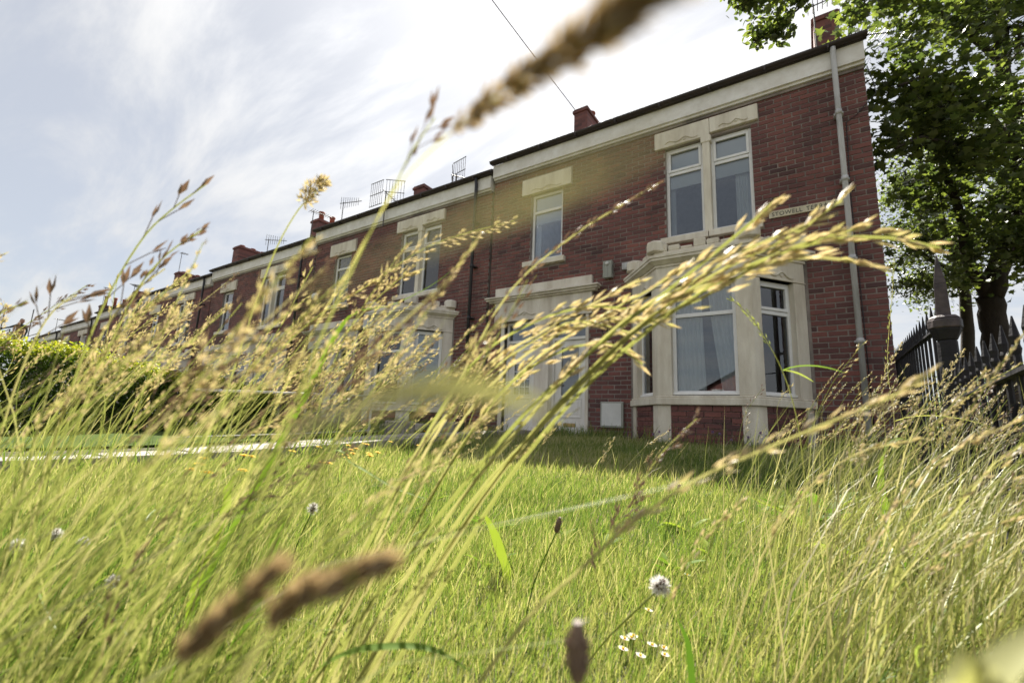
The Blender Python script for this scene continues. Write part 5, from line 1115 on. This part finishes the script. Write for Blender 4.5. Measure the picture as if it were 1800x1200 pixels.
# ------------------------------------------------------------------ flowers
def stem_to(p, lean=.06):
    g_ = Vector((p.x - WIND.x * lean, p.y - WIND.y * lean, 0)); g_.z = G(g_.x, g_.y); return g_
def flower(name, label, cat, p, kind, group=None, sc=1.0, g0=None):
    g_ = g0 or stem_to(p, (p.z - G(p.x, p.y)) * .25); t = thing(name, label, cat, tuple(g_), group); q = p - g_; d = (q + Vector((0, 0, .3 * q.length))).normalized()
    ln = MB().tube(curve_pts([(0, 0, 0), q * .5 - Vector((WIND.x, WIND.y, 0)) * q.length * .05, q], 8), .0013 * max(1, sc * .9), 5)
    link('stem', add_var(ln.mesh('stem', M_WEED if kind != 'clover' else M_STEM, smooth=True), lambda c: .3), t)
    s1 = d.orthogonal().normalized(); s2 = d.cross(s1)
    if kind in ('yellow', 'daisy'):
        pet = MB(); n_ = 16 if kind == 'yellow' else 13; R0 = (.016 if kind == 'yellow' else .011) * sc
        for ring in range(2 if kind == 'yellow' else 1):
            for k in range(n_):
                a = 2 * math.pi * (k + .5 * ring) / n_; e = (s1 * math.cos(a) + s2 * math.sin(a)); f = e.cross(d); rr = R0 * (1 - .3 * ring); u = q + d * .003 * ring * sc
                pet.add([u + e * rr * .2 - f * rr * .09, u + e * rr * .2 + f * rr * .09, u + e * rr + f * rr * .12 + d * .002 * sc, u + e * rr * 1.05 + d * .002 * sc, u + e * rr - f * rr * .12 + d * .002 * sc], [(0, 1, 2, 3, 4)])
        link('petals', add_var(pet.mesh('petals', M_YEL if kind == 'yellow' else M_WPET), lambda c: .5), t)
        link('centre', add_var(MB().tube([q - d * .002, q + d * .004 * sc], [R0 * .3, R0 * .28], 8).mesh('centre', M_YEL), lambda c: .2), t)
    elif kind == 'plantain':
        b = MB(); b.tube([q, q + d * .006 * sc, q + d * .018 * sc, q + d * .026 * sc], [.003 * sc, .0048 * sc, .0045 * sc, .002 * sc], 10)
        for k in range(90):
            a = random.uniform(0, 6.28); tt = random.random(); o = s1 * math.cos(a) + s2 * math.sin(a); spikelet(b, q + d * .025 * sc * tt + o * .004 * sc, o + d * .5, .003 * sc, .0008 * sc)
        link('flower_head', add_var(b.mesh('flower_head', M_HEADP), lambda c: random.random() * .6), t)
    elif kind in ('clover', 'clock'):
        b = MB(); c = q + d * .006 * sc
        for k in range(230):
            o = Vector((random.gauss(0, 1), random.gauss(0, 1), random.gauss(.3, 1))).normalized(); 
            spikelet(b, c + o * .004 * sc, o + d * .3, .010 * sc * random.uniform(.7, 1.1), .0011 * sc if kind == 'clover' else .0004 * sc)
        link('flower_head', add_var(b.mesh('flower_head', M_WPET), lambda c_: random.random()), t)
        link('centre', add_var(MB().tube([q - d * .001 * sc, q + d * .008 * sc, q + d * .016 * sc], [.003 * sc, .0055 * sc, .0035 * sc], 8).mesh('centre', M_HEADP), lambda c_: .2), t)
    return t
ry = random.Random(3)
YL = 'yellow dandelion like flower at the lawn edge beside the garden path'
for (px, py, d_) in ((357, 812, 3.7), (350, 823, 3.5), (335, 833, 3.3), (362, 838, 3.4), (428, 806, 4.0), (441, 808, 4.0), (425, 834, 3.5), (513, 798, 4.6), (560, 790, 4.9), (563, 820, 4.2), (576, 820, 4.2), (607, 805, 4.6), (612, 787, 5.0), (616, 795, 4.9), (620, 802, 4.7), (626, 793, 5.0), (640, 784, 5.3), (645, 785, 5.3), (648, 802, 4.8), (650, 806, 4.7), (664, 800, 4.9), (686, 780, 5.6), (745, 772, 6.0), (768, 769, 6.2), (792, 768, 6.3), (800, 769, 6.3), (736, 787, 5.6), (610, 810, 4.5), (805, 785, 5.6)):
    for _ in range(12): p_ = pix(px, py, d_); z_ = G(p_.x, p_.y); d_ *= (EYE.z - z_ - .13) / max(.02, EYE.z - p_.z)
    p_ = pix(px, py, d_); z_ = G(p_.x, p_.y)
    p_.z = min(max(p_.z, z_ + .15), z_ + .22)
    flower('yellow_flower', YL, 'flower', p_, 'yellow', 'yellow flowers beside the garden path', 1.7)
flower('yellow_flower', 'half closed orange yellow flower among stems on the open lawn', 'flower', pix(377, 957, 1.5), 'yellow', None, .5)
for (px, py) in ((1098, 1122), (1113, 1117), (1110, 1085 + 35), (1146, 1133), (1167, 1138), (1126, 1152), (1168, 1150), (1095, 1140), (1208, 1010), (1140, 1072)):
    g_ = pix(px, py, 1.0); dd_ = (g_ - EYE); tt_ = (.04 - EYE.z) / dd_.z; p_ = EYE + dd_ * tt_
    flower('daisy', 'small white daisy in the short lawn below the clover head', 'flower', p_, 'daisy', 'daisies in the short lawn', .85)
for k in range(14):
    p_ = Vector((ry.uniform(-2.1, -.3), ry.uniform(6.75, 6.95), 0)); p_.z = G(p_.x, p_.y) + ry.uniform(.10, .22)
    t = flower('purple_flower', 'small purple flower at the foot of the bay', 'flower', p_, 'clover', 'purple flowers at the foot of the bay', 1.5); t.children[1].data.materials[0] = M_PURP
flower('plantain', 'upright brown plantain head on a dark stem over the lawn', 'flower', pix(978, 935, .95), 'plantain', None, 1.25, g0=(lambda q: Vector((q.x, q.y, G(q.x, q.y))))(pix(915, 1230, .95)))
flower('plantain', 'small dark plantain head standing beyond the pale arching head', 'flower', pix(1192, 865, 1.6), 'plantain', None, 1.1)
flower('plantain', 'dark plantain head low among stems towards the hedge', 'flower', pix(140, 1120, .8), 'plantain', None, 1.4)
flower('plantain', 'large dark blurred plantain head right before the lens', 'flower', pix(1015, 1195, .21), 'plantain', None, 1.0, g0=(lambda q: Vector((q.x, q.y, G(q.x, q.y))))(pix(1030, 1500, .24)))
flower('clover', 'cream clover head on a brown slanting stalk over the lawn', 'flower', pix(1156, 1036, .62), 'clover', None, 1.15, g0=(lambda q: Vector((q.x, q.y, G(q.x, q.y))))(pix(1000, 1260, .75)))
flower('seed_clock', 'fluffy white seed head on the lawn beside the twisted leaf', 'flower', pix(548, 900, 1.3), 'clock', None, 1.5)
for (px, py, d_) in ((196, 1028, .75), (95, 945, .8), (27, 965, .7), (145, 958, .9)): flower('clover', 'pale pinkish clover head among the stems towards the hedge', 'flower', pix(px, py, d_), 'clover', 'pale clover heads in the clump', .9)
# broad leaved weeds scattered on the lawn
def weed(label, p, n_, size, group):
    t = thing('broad_leaf_weed', label, 'weed', (p[0], p[1], G(*p)), group)
    for k in range(n_):
        a = ry.uniform(0, 6.28); L_ = size * ry.uniform(.6, 1.2); dd_ = Vector((math.cos(a), math.sin(a), ry.uniform(.6, 1.6))).normalized(); pts = [Vector((0, 0, 0))]
        for j in range(6): dd_ = (dd_ - Vector((0, 0, .16))).normalized(); pts.append(pts[-1] + dd_ * L_ / 6)
        vv = ry.uniform(.2, 1); link('leaf', add_var(ribbon(pts, L_ * .26, .05).mesh('leaf', M_WEED, smooth=True), lambda c: vv), t)
for k in range(26):
    a = rad(ry.uniform(-22, 34)) - YAW; d_ = ry.uniform(1.1, 4.2); weed('low broad leaved weed in the lawn', (d_ * math.sin(a), d_ * math.cos(a)), ry.randint(4, 7), ry.uniform(.07, .13), 'broad leaved weeds in the lawn')
for k in range(12):
    a = rad(ry.uniform(27, 42)) - YAW; d_ = ry.uniform(1.6, 3.0); weed('taller light leaved weed at the foot of the railings', (d_ * math.sin(a), d_ * math.cos(a)), ry.randint(6, 9), ry.uniform(.16, .26), 'light leaved weeds at the railings')
